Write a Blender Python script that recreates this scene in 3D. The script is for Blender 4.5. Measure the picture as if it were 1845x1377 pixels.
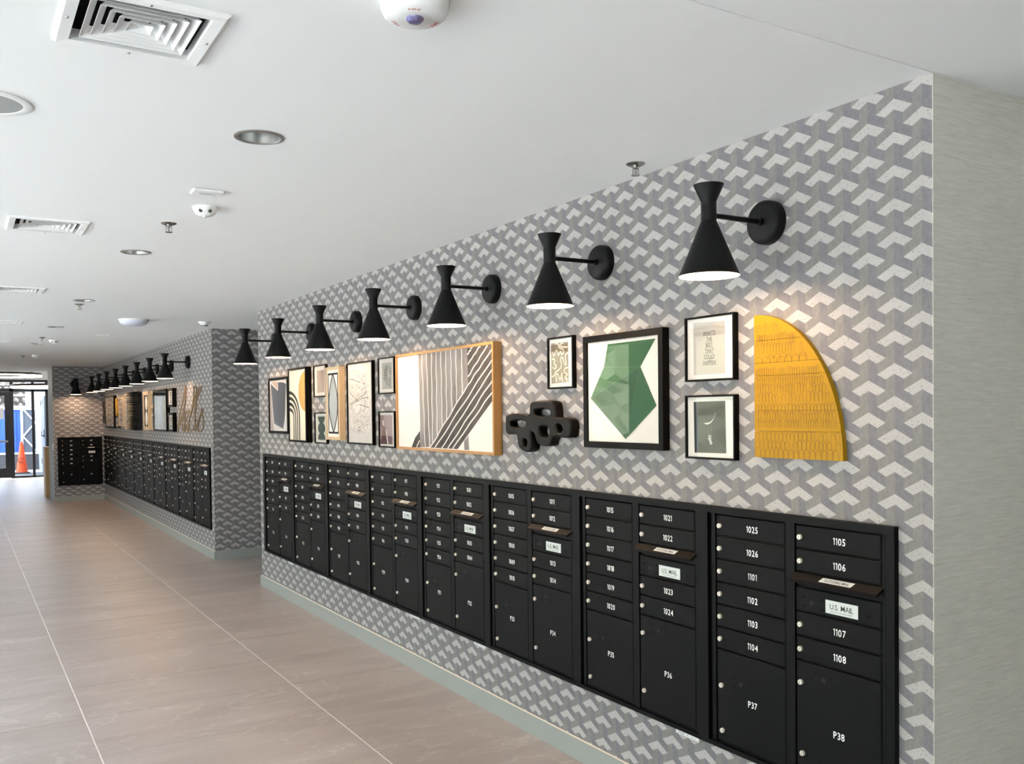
import bpy, bmesh, math, random
from mathutils import Vector, Matrix
random.seed(7)
for o in list(bpy.data.objects): bpy.data.objects.remove(o, do_unlink=True)
SC = bpy.context.scene
COL = SC.collection
PI = math.pi

# ------------------------------------------------------------------ camera
F, CX, CY = 1647.785, 922.5, 775.77
YAW, PITCH, ROLL = 0.5447, -0.0206, -0.0118
D, H, ZC = 2.312, 1.536, 2.454          # mailbox wall plane x, eye height, ceiling height
def _basis():
    c, s = math.cos(YAW), math.sin(YAW); cp, sp = math.cos(PITCH), math.sin(PITCH)
    fw = Vector((s*cp, c*cp, sp)); r = Vector((c, -s, 0)); u = r.cross(fw)
    cr, sr = math.cos(ROLL), math.sin(ROLL)
    return r*cr + u*sr, u*cr - r*sr, fw
RV, UV, FV = _basis()
EYE = Vector((0, 0, H))
cam = bpy.data.cameras.new('camera'); cam.sensor_width = 36; cam.lens = F/1845*36
cam.shift_x = 0.0; cam.shift_y = (CY-688.5)/1845; cam.clip_start = 0.05; cam.clip_end = 300
camo = bpy.data.objects.new('camera', cam); COL.objects.link(camo)
M = Matrix.Identity(4)
for i in range(3): M[i][0] = RV[i]; M[i][1] = UV[i]; M[i][2] = -FV[i]; M[i][3] = EYE[i]
camo.matrix_world = M; SC.camera = camo
def ray(px, py): return FV + RV*((px-CX)/F) - UV*((py-CY)/F)
def onx(px, py, x): d = ray(px, py); return EYE + d*(x/d.x)      # where a photo pixel meets the plane x = const

# ------------------------------------------------------------------ world, exposure
W = bpy.data.worlds.new('world'); SC.world = W; W.use_nodes = True
bg = W.node_tree.nodes['Background']; bg.inputs[0].default_value = (0.72, 0.83, 1.0, 1); bg.inputs[1].default_value = 9.5
SC.view_settings.view_transform = 'Standard'; SC.view_settings.look = 'None'
SC.view_settings.exposure = 0.68; SC.view_settings.gamma = 1.0; SC.view_settings.use_curve_mapping = False
LEFT = -2.6            # window wall
BACK = -4.0
def portal(name, loc, rot, sx, sy):
    l = bpy.data.lights.new(name, 'AREA'); l.shape = 'RECTANGLE'; l.size = sx; l.size_y = sy; l.energy = 1
    l.cycles.is_portal = True
    o = bpy.data.objects.new(name, l); COL.objects.link(o); o.location = loc; o.rotation_euler = rot; return o
portal('daylight_portal', (LEFT-.02, 2.0, 1.25), (0, -PI/2, 0), 2.4, 12.0)
portal('daylight_portal', (LEFT-.02, 11.2, 1.25), (0, -PI/2, 0), 2.4, 4.4)
portal('daylight_portal', (.85, 26.42, 1.25), (-PI/2, 0, 0), 6.2, 2.5)

sun = bpy.data.lights.new('sun', 'SUN'); sun.energy = 66.0; sun.angle = .01; sun.color = (1.0, .955, .97)
suno = bpy.data.objects.new('sun', sun); COL.objects.link(suno); suno.rotation_euler = (0, math.radians(54), math.radians(12)); suno.location = (20, 0, 30)

# ------------------------------------------------------------------ materials
def srgb(r, g, b, k=1.):
    f = lambda v: k*(v/255/12.92 if v/255 <= .04045 else ((v/255+.055)/1.055)**2.4)
    return (f(r), f(g), f(b), 1)
class NT:
    def __init__(s, name):
        s.m = bpy.data.materials.new(name); s.m.use_nodes = True; s.t = s.m.node_tree
        s.bsdf = s.t.nodes['Principled BSDF']; s.out = s.t.nodes['Material Output']
    def n(s, typ, **k):
        x = s.t.nodes.new(typ)
        for a, v in k.items(): setattr(x, a, v)
        return x
    def set(s, sock, v):
        if isinstance(v, bpy.types.NodeSocket): s.t.links.new(v, sock)
        else: sock.default_value = v
    def math(s, op, a, b=None, c=None):
        x = s.n('ShaderNodeMath', operation=op); s.set(x.inputs[0], a)
        if b is not None: s.set(x.inputs[1], b)
        if c is not None: s.set(x.inputs[2], c)
        return x.outputs[0]
    def mix(s, f, a, b):
        x = s.n('ShaderNodeMix', data_type='RGBA'); s.set(x.inputs[0], f); s.set(x.inputs[6], a); s.set(x.inputs[7], b); return x.outputs[2]
    def noise(s, scale, detail=3, vec=None, rough=.5, dist=0):
        x = s.n('ShaderNodeTexNoise'); x.inputs['Scale'].default_value = scale; x.inputs['Detail'].default_value = detail
        x.inputs['Roughness'].default_value = rough; x.inputs['Distortion'].default_value = dist
        if vec is not None: s.set(x.inputs['Vector'], vec)
        return x.outputs[0]
    def ramp(s, f, pts):
        x = s.n('ShaderNodeValToRGB'); s.set(x.inputs[0], f); cr = x.color_ramp
        while len(cr.elements) < len(pts): cr.elements.new(.5)
        for e, (p, c) in zip(cr.elements, pts): e.position = p; e.color = c
        return x.outputs[0]
    def scalevec(s, vec, sc):
        x = s.n('ShaderNodeMapping'); s.set(x.inputs[0], vec); x.inputs['Scale'].default_value = sc; return x.outputs[0]
    def bump(s, h, strength=.2, dist=.002):
        x = s.n('ShaderNodeBump'); x.inputs['Strength'].default_value = strength; x.inputs['Distance'].default_value = dist
        s.set(x.inputs['Height'], h); s.t.links.new(x.outputs[0], s.bsdf.inputs['Normal'])
    def col(s, v): s.set(s.bsdf.inputs['Base Color'], v)
    def rough(s, v): s.set(s.bsdf.inputs['Roughness'], v)
def pos(s): return s.n('ShaderNodeNewGeometry').outputs['Position']
_mc = {}
def plain(name, c, rough=.5, metal=0., spec=.5, var=.04, scale=40, bump=0, bscale=300, bdist=.0006):
    if name in _mc: return _mc[name]
    s = NT(name); p = pos(s)
    if var:
        f = s.noise(scale, 3, p); lo = tuple(v*(1-var) for v in c[:3])+(1,); hi = tuple(min(1, v*(1+var)) for v in c[:3])+(1,)
        s.col(s.mix(f, lo, hi))
    else: s.col(c)
    s.rough(rough); s.bsdf.inputs['Metallic'].default_value = metal; s.bsdf.inputs['Specular IOR Level'].default_value = spec
    if bump: s.bump(s.noise(bscale, 2, pos(s)), bump, bdist)
    _mc[name] = s.m; return s.m
def emit(name, c, e):
    s = NT(name); s.col((.8, .8, .8, 1)); s.bsdf.inputs['Emission Color'].default_value = c; s.bsdf.inputs['Emission Strength'].default_value = e
    return s.m
def glassmat(name, tint=(1, 1, 1, 1), ior=1.45):
    s = NT(name); t = s.t
    tr = s.n('ShaderNodeBsdfTransparent'); tr.inputs[0].default_value = tint
    gl = s.n('ShaderNodeBsdfGlossy'); gl.inputs['Roughness'].default_value = 0.01
    gg = s.n('ShaderNodeNewGeometry'); fr = s.n('ShaderNodeFresnel'); s.set(fr.inputs[0], s.math('ADD', s.math('MULTIPLY', gg.outputs['Backfacing'], 1/ior-ior), ior))
    mx = s.n('ShaderNodeMixShader'); t.links.new(fr.outputs[0], mx.inputs[0]); t.links.new(tr.outputs[0], mx.inputs[1]); t.links.new(gl.outputs[0], mx.inputs[2])
    t.links.new(mx.outputs[0], s.out.inputs[0]); return s.m

def wallpaper():
    s = NT('chevron_wallpaper'); g = s.n('ShaderNodeNewGeometry'); t = s.t
    sp = s.n('ShaderNodeSeparateXYZ'); t.links.new(g.outputs['Position'], sp.inputs[0])
    sn = s.n('ShaderNodeSeparateXYZ'); t.links.new(g.outputs['True Normal'], sn.inputs[0])
    a, b, e = .0885, .0946, .0155
    isx = s.math('GREATER_THAN', s.math('ABSOLUTE', sn.outputs[1]), .5)
    ay = s.math('DIVIDE', s.math('SUBTRACT', 1.773, sp.outputs[1]), a)
    ax = s.math('DIVIDE', s.math('SUBTRACT', sp.outputs[0], 2.361), .082)
    mxn = s.n('ShaderNodeMix', data_type='FLOAT'); s.set(mxn.inputs[0], isx); s.set(mxn.inputs[2], ay); s.set(mxn.inputs[3], ax)
    X = mxn.outputs[0]
    mz = s.n('ShaderNodeMix', data_type='FLOAT'); s.set(mz.inputs[0], isx); mz.inputs[2].default_value = 1.805; mz.inputs[3].default_value = 1.773
    n = s.math('FLOOR', X); tt = s.math('MULTIPLY', s.math('SUBTRACT', X, n), 3.0)
    par = s.math('FLOORED_MODULO', n, 2.0)
    zz = s.math('SUBTRACT', s.math('SUBTRACT', mz.outputs[0], sp.outputs[2]), s.math('MULTIPLY', par, b/2))
    te = s.math('MULTIPLY', tt, e)
    def bright(tte, z):
        q = s.math('FLOORED_MODULO', s.math('SUBTRACT', z, tte), b)
        h = s.math('MINIMUM', 2*e, s.math('SUBTRACT', 4*e, s.math('MULTIPLY', tte, 2.0)))
        return s.math('LESS_THAN', q, h)
    b1 = bright(te, zz)
    b2 = bright(s.math('SUBTRACT', 3*e, te), s.math('SUBTRACT', zz, b/2))
    br = s.math('MAXIMUM', b1, b2)
    q = s.math('FLOORED_MODULO', s.math('ADD', s.math('SUBTRACT', zz, 4*e), te), b)
    wm = s.math('MULTIPLY', s.math('GREATER_THAN', tt, 1.0), s.math('LESS_THAN', q, b/2-e))
    warm = s.math('MAXIMUM', s.math('GREATER_THAN', tt, 2.0), wm)
    P = g.outputs['Position']
    stre = s.noise(75, 4, s.scalevec(P, (1, 1, .6)), .7)
    blot = s.noise(14, 3, P)
    dk = s.mix(stre, srgb(93, 91, 95), srgb(124, 122, 126))
    wc = s.mix(stre, srgb(99, 97, 95), srgb(136, 134, 130))
    bc = s.mix(blot, srgb(160, 156, 153), srgb(170, 166, 164))
    speck = s.ramp(s.noise(150, 4, s.scalevec(P, (1, 1, 1.6)), .62), [(.0, (0, 0, 0, 1)), (.60, (0, 0, 0, 1)), (.655, (1, 1, 1, 1)), (1, (1, 1, 1, 1))])
    bc = s.mix(s.math('MULTIPLY', speck, .75), bc, srgb(88, 86, 86))
    base = s.mix(warm, dk, wc)
    base = s.mix(s.math('MULTIPLY', speck, .3), base, srgb(72, 70, 72))
    s.col(s.mix(br, base, bc)); s.rough(.62); s.bsdf.inputs['Specular IOR Level'].default_value = .3
    s.bump(stre, .12, .0008)
    return s.m
def linenpaper():
    s = NT('horizontal_grasscloth'); P = pos(s)
    f = s.noise(11, 6, s.scalevec(P, (1, 1, 12)), .68, .35); f2 = s.noise(3, 2, P)
    c = s.mix(f, srgb(178, 176, 168), srgb(240, 238, 230)); s.col(s.mix(s.math('MULTIPLY', f2, .25), c, srgb(206, 200, 190)))
    s.rough(.7); s.bump(f, .6, .006); return s.m
def stone():
    s = NT('stone_floor_tile'); P = pos(s); oi = s.n('ShaderNodeObjectInfo')
    off = s.n('ShaderNodeVectorMath', operation='ADD'); s.set(off.inputs[0], P)
    cx = s.n('ShaderNodeCombineXYZ'); s.set(cx.inputs[0], s.math('MULTIPLY', oi.outputs['Random'], 37.)); s.set(cx.inputs[1], s.math('MULTIPLY', oi.outputs['Random'], 91.))
    s.set(off.inputs[1], cx.outputs[0]); V = off.outputs[0]
    big = s.noise(1.6, 6, s.scalevec(V, (.7, 2.4, 1)), .6, .6)
    fine = s.noise(60, 4, V, .6)
    c = s.ramp(big, [(.25, srgb(146, 133, 126)), (.5, srgb(159, 147, 140)), (.75, srgb(171, 160, 154))])
    c = s.mix(s.math('MULTIPLY', fine, .25), c, srgb(122, 114, 106))
    vn = s.noise(1.3, 4, s.scalevec(V, (.8, 1.5, 1)), .55, 1.2)
    vein = s.ramp(s.math('ABSOLUTE', s.math('SUBTRACT', vn, .5)), [(0, (1, 1, 1, 1)), (.012, (0, 0, 0, 1)), (1, (0, 0, 0, 1))])
    c = s.mix(s.math('MULTIPLY', vein, s.math('MULTIPLY', big, .42)), c, srgb(214, 206, 197))
    tone = s.math('MULTIPLY', oi.outputs['Random'], .12)
    c = s.mix(tone, c, srgb(132, 124, 116))
    s.col(c); s.rough(s.math('ADD', .30, s.math('MULTIPLY', fine, .12))); s.bsdf.inputs['Specular IOR Level'].default_value = .5
    s.bump(fine, .05, .001); return s.m
def woodmat(name, c1, c2, axis=2, rough=.45):
    s = NT(name); P = pos(s); sc = [40, 40, 40]; sc[axis] = 3
    f = s.noise(1, 5, s.scalevec(P, sc), .6, .8); s.col(s.mix(f, c1, c2)); s.rough(rough); s.bump(f, .1, .0006); return s.m
def mapprint():
    s = NT('street_map_print'); P = pos(s)
    wr = s.n('ShaderNodeVectorMath', operation='ADD'); s.set(wr.inputs[0], P)
    nz = s.n('ShaderNodeTexNoise'); nz.inputs['Scale'].default_value = 14; s.set(nz.inputs['Vector'], P)
    sc = s.n('ShaderNodeVectorMath', operation='SCALE'); s.t.links.new(nz.outputs['Color'], sc.inputs[0]); sc.inputs['Scale'].default_value = .05; s.set(wr.inputs[1], sc.outputs[0])
    def lines(scale, w):
        v = s.n('ShaderNodeTexVoronoi', feature='DISTANCE_TO_EDGE'); v.inputs['Scale'].default_value = scale; s.set(v.inputs['Vector'], wr.outputs[0])
        return s.math('LESS_THAN', v.outputs['Distance'], w)
    f = s.math('MULTIPLY', lines(55, .07), s.math('GREATER_THAN', s.noise(9, 2, P), .46)); g = lines(20, .045)
    c = s.mix(s.math('MULTIPLY', f, .45), srgb(226, 218, 210), srgb(110, 104, 108)); c = s.mix(s.math('MULTIPLY', g, .4), c, srgb(90, 84, 88))
    s.col(c); s.rough(.6); return s.m
def wash(name, c1, c2, scale=8, zf=.2):
    s = NT(name); P = pos(s); s.col(s.mix(s.ramp(s.noise(scale, 4, s.scalevec(P, (1, 1, zf)), .6), [(.3, (0, 0, 0, 1)), (.7, (1, 1, 1, 1))]), c1, c2)); s.rough(.7); return s.m
def rockmat():
    s = NT('rubble_stone'); P = pos(s)
    v = s.n('ShaderNodeTexVoronoi'); v.inputs['Scale'].default_value = 2.2; s.set(v.inputs['Vector'], P)
    c = s.mix(v.outputs['Color'], srgb(84, 76, 70), srgb(112, 104, 98)); s.col(c); s.rough(.9)
    return s.m

M_WALLP = wallpaper(); M_LINEN = linenpaper(); M_STONE = stone()
M_PAINT = plain('white_ceiling_paint', srgb(232, 233, 231), .85, var=.01, scale=6, bump=.05, bscale=500)
M_WPAINT = plain('grey_white_wall_paint', srgb(205, 203, 200), .8, var=.02, scale=4)
M_GREY = plain('grey_green_trim_paint', srgb(140, 143, 138), .5, var=.02)
M_CAULK = plain('cream_caulk', srgb(220, 208, 190), .7)
M_GROUT = plain('pale_grout', srgb(226, 220, 210), .9, var=.05)
M_BOX = plain('black_powder_coat', srgb(8, 9, 10), .5, spec=.11, var=.1, scale=60, bump=.08, bscale=900, bdist=.0004)
M_BOXDK = plain('black_recess_paint', srgb(14, 15, 16), .6)
M_FLAP = plain('black_enamel_flap', srgb(13, 9, 8), .35, spec=.12)
M_CHROME = plain('brushed_nickel', srgb(214, 208, 198), .35, .35, var=.1, scale=400)
M_KEY = plain('dark_keyway', srgb(60, 56, 50), .5)
M_NUM = plain('white_engraved_number', srgb(240, 240, 238), .6, var=0)
M_LABEL = plain('silver_label', srgb(205, 208, 206), .45, var=.02)
M_INK = plain('black_ink', srgb(18, 18, 18), .6, var=0)
M_LAMP = plain('matte_black_metal', srgb(9, 10, 11), .5, spec=.22, var=.1)
M_LINING = plain('white_shade_lining', srgb(240, 236, 228), .5, var=0)
M_BULB = emit('warm_bulb', (1, .80, .58, 1), 28.0)
M_BLKFR = plain('black_picture_frame', srgb(8, 7, 6), .45, spec=.08, var=.15, scale=120)
M_WOODFR = woodmat('oak_frame', srgb(146, 102, 52), srgb(168, 124, 70))
M_PALEFR = woodmat('pale_maple_frame', srgb(172, 146, 110), srgb(190, 166, 132))
M_MAT = plain('white_mat_board', srgb(212, 207, 200), .8, var=.01)
M_CREAM = plain('cream_paper', srgb(202, 195, 176), .8, var=.02)
M_WHITECV = plain('white_canvas', srgb(206, 199, 192), .85, var=.02, bump=.1, bscale=900)
M_GLASS = glassmat('picture_glass'); M_PANE = glassmat('window_glass', (.97, .985, .98, 1))
M_MIRROR = plain('silver_mirror', srgb(205, 212, 212), .04, 1., var=0)
M_METALWHITE = plain('white_enamel', srgb(236, 236, 234), .45, var=.01)
M_DARKVOID = plain('dark_duct', srgb(40, 40, 42), .8)
M_CAN = plain('satin_aluminium', srgb(172, 173, 170), .32, .9, var=.03)
M_STEEL = plain('sprinkler_chrome', srgb(170, 168, 164), .25, 1., var=.05)
M_PLASTIC = plain('white_plastic', srgb(236, 237, 235), .35, var=0)
M_RED = plain('red_print', srgb(176, 44, 46), .6, var=0)
M_ALU = plain('black_anodised_frame', srgb(20, 20, 22), .4, var=.1)

# ------------------------------------------------------------------ geometry helpers
class MB:
    def __init__(s): s.v = []; s.f = []; s.sm = []
    def add(s, vs, fs, sm=False):
        o = len(s.v); s.v += [tuple(p) for p in vs]; s.f += [tuple(i+o for i in f) for f in fs]; s.sm += [sm]*len(fs); return s
    def box(s, x0, x1, y0, y1, z0, z1):
        return s.add([(x0,y0,z0),(x1,y0,z0),(x1,y1,z0),(x0,y1,z0),(x0,y0,z1),(x1,y0,z1),(x1,y1,z1),(x0,y1,z1)],
                     [(3,2,1,0),(4,5,6,7),(0,1,5,4),(1,2,6,5),(2,3,7,6),(3,0,4,7)])
    def lathe(s, prof, seg=32, c=(0,0,0), axis='z', cap0=True, cap1=True, sm=True):
        vs = []
        for r, h in prof:
            for k in range(seg):
                a = 2*PI*k/seg; p = (r*math.cos(a), r*math.sin(a), h)
                if axis == 'y': p = (p[0], h, -p[1])       # axis along +y
                elif axis == 'x': p = (h, p[0], p[1])
                vs.append((p[0]+c[0], p[1]+c[1], p[2]+c[2]))
        fs = []
        for i in range(len(prof)-1):
            for k in range(seg):
                a, b = i*seg+k, i*seg+(k+1) % seg; fs.append((a, b, b+seg, a+seg))
        o = len(s.v); s.add(vs, fs, sm)
        n = len(prof)
        if cap0: s.f.append(tuple(o+k for k in reversed(range(seg)))); s.sm.append(False)
        if cap1: s.f.append(tuple(o+(n-1)*seg+k for k in range(seg))); s.sm.append(False)
        return s
    def prism(s, poly, z0, z1):                         # plan polygon (counter-clockwise) between two heights
        n = len(poly); vs = [(x, y, z0) for x, y in poly]+[(x, y, z1) for x, y in poly]
        return s.add(vs, [tuple(reversed(range(n))), tuple(range(n, 2*n))]+[(i, (i+1) % n, n+(i+1) % n, n+i) for i in range(n)])
    def slab(s, poly, y0, y1):                          # elevation polygon (x,z) between depths y0 (front) and y1
        a = sum(poly[i][0]*poly[(i+1) % len(poly)][1]-poly[(i+1) % len(poly)][0]*poly[i][1] for i in range(len(poly)))
        if a < 0: poly = list(reversed(poly))
        n = len(poly); vs = [(x, y0, z) for x, z in poly]+[(x, y1, z) for x, z in poly]
        return s.add(vs, [tuple(range(n)), tuple(reversed(range(n, 2*n)))]+[((i+1) % n, i, n+i, n+(i+1) % n) for i in range(n)])
    def flat(s, poly, y):
        a = sum(poly[i][0]*poly[(i+1) % len(poly)][1]-poly[(i+1) % len(poly)][0]*poly[i][1] for i in range(len(poly)))
        if a < 0: poly = list(reversed(poly))
        return s.add([(x, y, z) for x, z in poly], [tuple(range(len(poly)))])
    def ribbon(s, pts, w, y):
        for i in range(len(pts)):
            pass
        L, R = [], []
        for i, p in enumerate(pts):
            a = pts[max(0, i-1)]; b = pts[min(len(pts)-1, i+1)]; dx, dz = b[0]-a[0], b[1]-a[1]; l = math.hypot(dx, dz) or 1
            nx, nz = -dz/l*w/2, dx/l*w/2; L.append((p[0]+nx, y, p[1]+nz)); R.append((p[0]-nx, y, p[1]-nz))
        n = len(pts); return s.add(R+L, [(i, i+1, n+i+1, n+i) for i in range(n-1)])
    def tube(s, pts, r, seg=10, cap=True):
        pts = [Vector(p) for p in pts]; vs = []; prev = None
        for i, p in enumerate(pts):
            t = (pts[min(i+1, len(pts)-1)]-pts[max(i-1, 0)]).normalized()
            if prev is None: u = t.cross(Vector((0, 0, 1)) if abs(t.z) < .9 else Vector((0, 1, 0))).normalized()
            else: u = (prev - t*prev.dot(t)).normalized()
            prev = u; w = t.cross(u)
            for k in range(seg): a = 2*PI*k/seg; vs.append(p+u*(r*math.cos(a))+w*(r*math.sin(a)))
        fs = [(i*seg+k, i*seg+(k+1) % seg, (i+1)*seg+(k+1) % seg, (i+1)*seg+k) for i in range(len(pts)-1) for k in range(seg)]
        o = len(s.v); s.add(vs, fs, True)
        if cap:
            s.f.append(tuple(o+k for k in reversed(range(seg)))); s.sm.append(False)
            s.f.append(tuple(o+(len(pts)-1)*seg+k for k in range(seg))); s.sm.append(False)
        return s
    def mesh(s, name, mat):
        me = bpy.data.meshes.new(name); me.from_pydata(s.v, [], s.f); me.materials.append(mat)
        me.polygons.foreach_set('use_smooth', s.sm)
        if any(s.sm): me.set_sharp_from_angle(angle=math.radians(40))
        me.update(); return me
    def build(s, name, mat, parent=None): return link(name, s.mesh(name, mat), parent)
def link(name, me, parent=None):
    o = bpy.data.objects.new(name, me); COL.objects.link(o)
    if parent is not None: o.parent = parent
    return o
def tag(o, label, cat=None, group=None):
    o['label'] = label
    if cat: o['category'] = cat
    if group: o['group'] = group
    return o
def thing(name, label, cat, loc=(0, 0, 0), rz=0., group=None):
    o = bpy.data.objects.new(name, None); COL.objects.link(o); o.location = loc; o.rotation_euler = (0, 0, rz); o.empty_display_size = .1
    return tag(o, label, cat, group)
def struct(o): o['kind'] = 'structure'; return o
def bevel(o, w, seg=2):
    m = o.modifiers.new('bevel', 'BEVEL'); m.width = w; m.segments = seg; m.limit_method = 'ANGLE'; m.angle_limit = math.radians(40); return o
def copy_tree(o, parent=None):
    c = o.copy(); COL.objects.link(c); c.parent = parent
    for ch in list(o.children): copy_tree(ch, c)
    return c
def curve_geo(loops, extrude, bev=0., res=1, bres=3):
    cu = bpy.data.curves.new('tmp', 'CURVE'); cu.dimensions = '2D'; cu.fill_mode = 'BOTH'; cu.extrude = extrude; cu.bevel_depth = bev; cu.bevel_resolution = bres
    for lp in loops:
        sp = cu.splines.new('POLY'); sp.points.add(len(lp)-1); sp.use_cyclic_u = True
        for p, (x, y) in zip(sp.points, lp): p.co = (x, y, 0, 1)
    o = bpy.data.objects.new('tmp', cu); COL.objects.link(o); bpy.context.view_layer.update()
    me = bpy.data.meshes.new_from_object(o.evaluated_get(bpy.context.evaluated_depsgraph_get()))
    vs = [tuple(v.co) for v in me.vertices]; fs = [tuple(p.vertices) for p in me.polygons]
    bpy.data.objects.remove(o); bpy.data.curves.remove(cu); bpy.data.meshes.remove(me); return vs, fs
def smooth_loop(pts, n=6, closed=True):
    out = []; N = len(pts); rng = range(N if closed else N-1)
    for i in rng:
        g = (lambda k: pts[k % N]) if closed else (lambda k: pts[min(max(k, 0), N-1)])
        p0, p1, p2, p3 = g(i-1), g(i), g(i+1), g(i+2)
        for j in range(n):
            t = j/n
            out.append(tuple(.5*(2*p1[d]+(p2[d]-p0[d])*t+(2*p0[d]-5*p1[d]+4*p2[d]-p3[d])*t*t+(3*p1[d]-p0[d]-3*p2[d]+p3[d])*t**3) for d in range(len(p1))))
    if not closed: out.append(tuple(pts[-1]))
    return out
def ell(cx, cz, rx, rz, n=40, a0=0, a1=2*PI):
    full = abs(a1-a0-2*PI) < 1e-6
    return [(cx+rx*math.cos(a0+(a1-a0)*k/(n if full else n-1)), cz+rz*math.sin(a0+(a1-a0)*k/(n if full else n-1))) for k in range(n)]
# lettering: glyph outlines from the built-in font, laid out by hand
_gl = {}
def glyph(ch):
    if ch not in _gl:
        if ch == '1':
            _gl[ch] = ([(.12, 0), (.22, 0), (.22, .70), (.12, .70), (0, .52), (.12, .585), (.0, .615)], [(0, 1, 2, 3), (4, 5, 3, 6)]); return _gl[ch]
        cu = bpy.data.curves.new('g', 'FONT'); cu.body = ch; cu.size = 1; cu.resolution_u = 3; cu.offset = .012 if ch.isdigit() or ch == 'P' else .004
        o = bpy.data.objects.new('g', cu); COL.objects.link(o); bpy.context.view_layer.update()
        me = bpy.data.meshes.new_from_object(o.evaluated_get(bpy.context.evaluated_depsgraph_get()))
        _gl[ch] = ([(v.co.x, v.co.y) for v in me.vertices], [tuple(p.vertices) for p in me.polygons])
        bpy.data.objects.remove(o); bpy.data.curves.remove(cu); bpy.data.meshes.remove(me)
    return _gl[ch]
def text(mb, body, cx, cz, h, y, sx=1., gap=.09, jit=0.):
    """centred text in the x-z plane facing -y; h = capital height"""
    pen = 0; parts = []
    for ch in body:
        if ch == ' ': pen += .35; continue
        vs, fs = glyph(ch); x0 = min(v[0] for v in vs); x1 = max(v[0] for v in vs)
        parts.append((pen-x0, vs, fs, random.uniform(-jit, jit))); pen += x1-x0+gap
    pen -= gap; k = h/.70
    for dx, vs, fs, j in parts:
        mb.add([(cx+((v[0]+dx)-pen/2)*k*sx, y, cz+(v[1]-.35+j)*k) for v in vs], fs)
    return mb
WALL_ROT = -PI/2      # things hung on the mailbox wall: local x = viewer's right, -y = out of the wall

# ------------------------------------------------------------------ the room
FAR0, OPEN0, NEAR0, WING = 9.93, 8.18, 1.562, 18.42
LOB = 20.6            # main ceiling ends here, lobby beyond
END = 26.3
TX0, TY0, TPX, TPY = .52, 5.08, 1.075, .596
fl = struct(MB().box(LEFT, 6, BACK, 26.45, -.15, -.0016).build('floor', M_GROUT))
tm = MB().box(-TPX/2+.003, TPX/2-.003, -TPY/2+.0026, TPY/2-.0026, -.0016, 0).mesh('tile', M_STONE)
done = set()
for i in range(-2, 3):
    for j in range(-5, 36):
        x = TX0+(i+.5)*TPX; y = TY0+(j+.5)*TPY
        if y > 26.1: continue
        if i == 2 and not (7.6 < y < 10.6): continue
        if i == -2 and y < 7: continue
        o = link('tile', tm, fl); o.location = (x, y, 0); done.add((i, j))
rest = MB()
for i in range(-4, 6):
    for j in range(-16, 36):
        x0 = TX0+i*TPX; y0 = TY0+j*TPY
        if (i, j) in done: continue
        a, b, c, d = max(x0+.002, LEFT), min(x0+TPX-.002, 6), max(y0+.002, BACK), min(y0+TPY-.002, 26.2)
        if a < b and c < d: rest.box(a, b, c, d, -.0016, 0)
r = rest.build('far_tiles', M_STONE, fl); r['kind'] = 'stuff'

DL = [(.872, 3.03+2.45*k) for k in range(7)]
DIFF = [(.385, 2.31), (.385, 4.90), (.385, 7.45), (.385, 10.05), (.385, 12.6)]
DW = .172
loops = [[(LEFT, NEAR0), (6, NEAR0), (6, LOB), (LEFT, LOB)]]
for x, y in DL: loops.append(ell(x, y, .068, .068, 32))
for x, y in DIFF: loops.append([(x-DW+.03, y-DW+.03), (x+DW-.03, y-DW+.03), (x+DW-.03, y+DW-.03), (x-DW+.03, y+DW-.03)])
vs, fs = curve_geo(loops, .006)
struct(MB().add([(x, y, z+ZC+.006) for x, y, z in vs], fs).build('ceiling', M_PAINT))
struct(MB().box(LEFT, 6, BACK, NEAR0-.006, ZC, ZC+.012).build('ceiling_entry', M_PAINT))
struct(MB().box(LEFT, 6, NEAR0-.006, NEAR0, ZC+.003, ZC+.012).build('trim_1', M_METALWHITE))
struct(MB().box(LEFT-.2, 6.2, BACK-.2, END+.2, 3.0, 3.15).build('ceiling_lobby', M_PAINT))
struct(MB().box(LEFT, 6, LOB, LOB+.05, ZC, 3.0).build('trim_2', M_PAINT))
# right-hand walls
struct(MB().prism([(D, NEAR0+.0015), (D+.15, NEAR0+.0015), (D+.15, OPEN0-.15), (5, OPEN0-.15), (5, OPEN0), (D, OPEN0)], 0, ZC).build('wall_mailbox', M_WALLP))
struct(MB().prism([(D, NEAR0), (6, NEAR0), (6, NEAR0+.14), (D+.15, NEAR0+.14), (D+.15, NEAR0+.0015), (D, NEAR0+.0015)], 0, ZC).build('wall_right', M_LINEN))
struct(MB().prism([(D, FAR0), (5, FAR0), (5, FAR0+.15), (D+.15, FAR0+.15), (D+.15, WING), (D, WING)], 0, ZC).build('wall_mailbox_far', M_WALLP))
struct(MB().box(4.95, 5.1, OPEN0, FAR0, 0, ZC).build('wall_corridor', M_WPAINT))
struct(MB().box(1.479, 4.0, WING, WING+.98, 0, ZC).build('wall_wing', M_WALLP))
wl = struct(MB().box(1.472, 1.479, WING+.0, WING+.98, 0, ZC).build('trim_3', M_GREY))
for nm, a in (('baseboard_mailbox', (D-.012, D, NEAR0-.012, OPEN0+.012)), ('baseboard_far', (D-.012, D, FAR0-.012, WING)), ('baseboard_corridor', (D, 4.95, FAR0-.012, FAR0)), ('baseboard_wing', (1.462, D-.012, WING-.012, WING)), ('baseboard_right', (D, 6, NEAR0-.012, NEAR0))):
    b = struct(MB().box(a[0], a[1], a[2], a[3], 0, .092).build(nm, M_GREY))
    if nm in ('baseboard_mailbox', 'baseboard_far'): MB().box(D-.008, D, a[2], a[3], .092, .0945).build('caulk_bead', M_CAULK, b)
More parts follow.
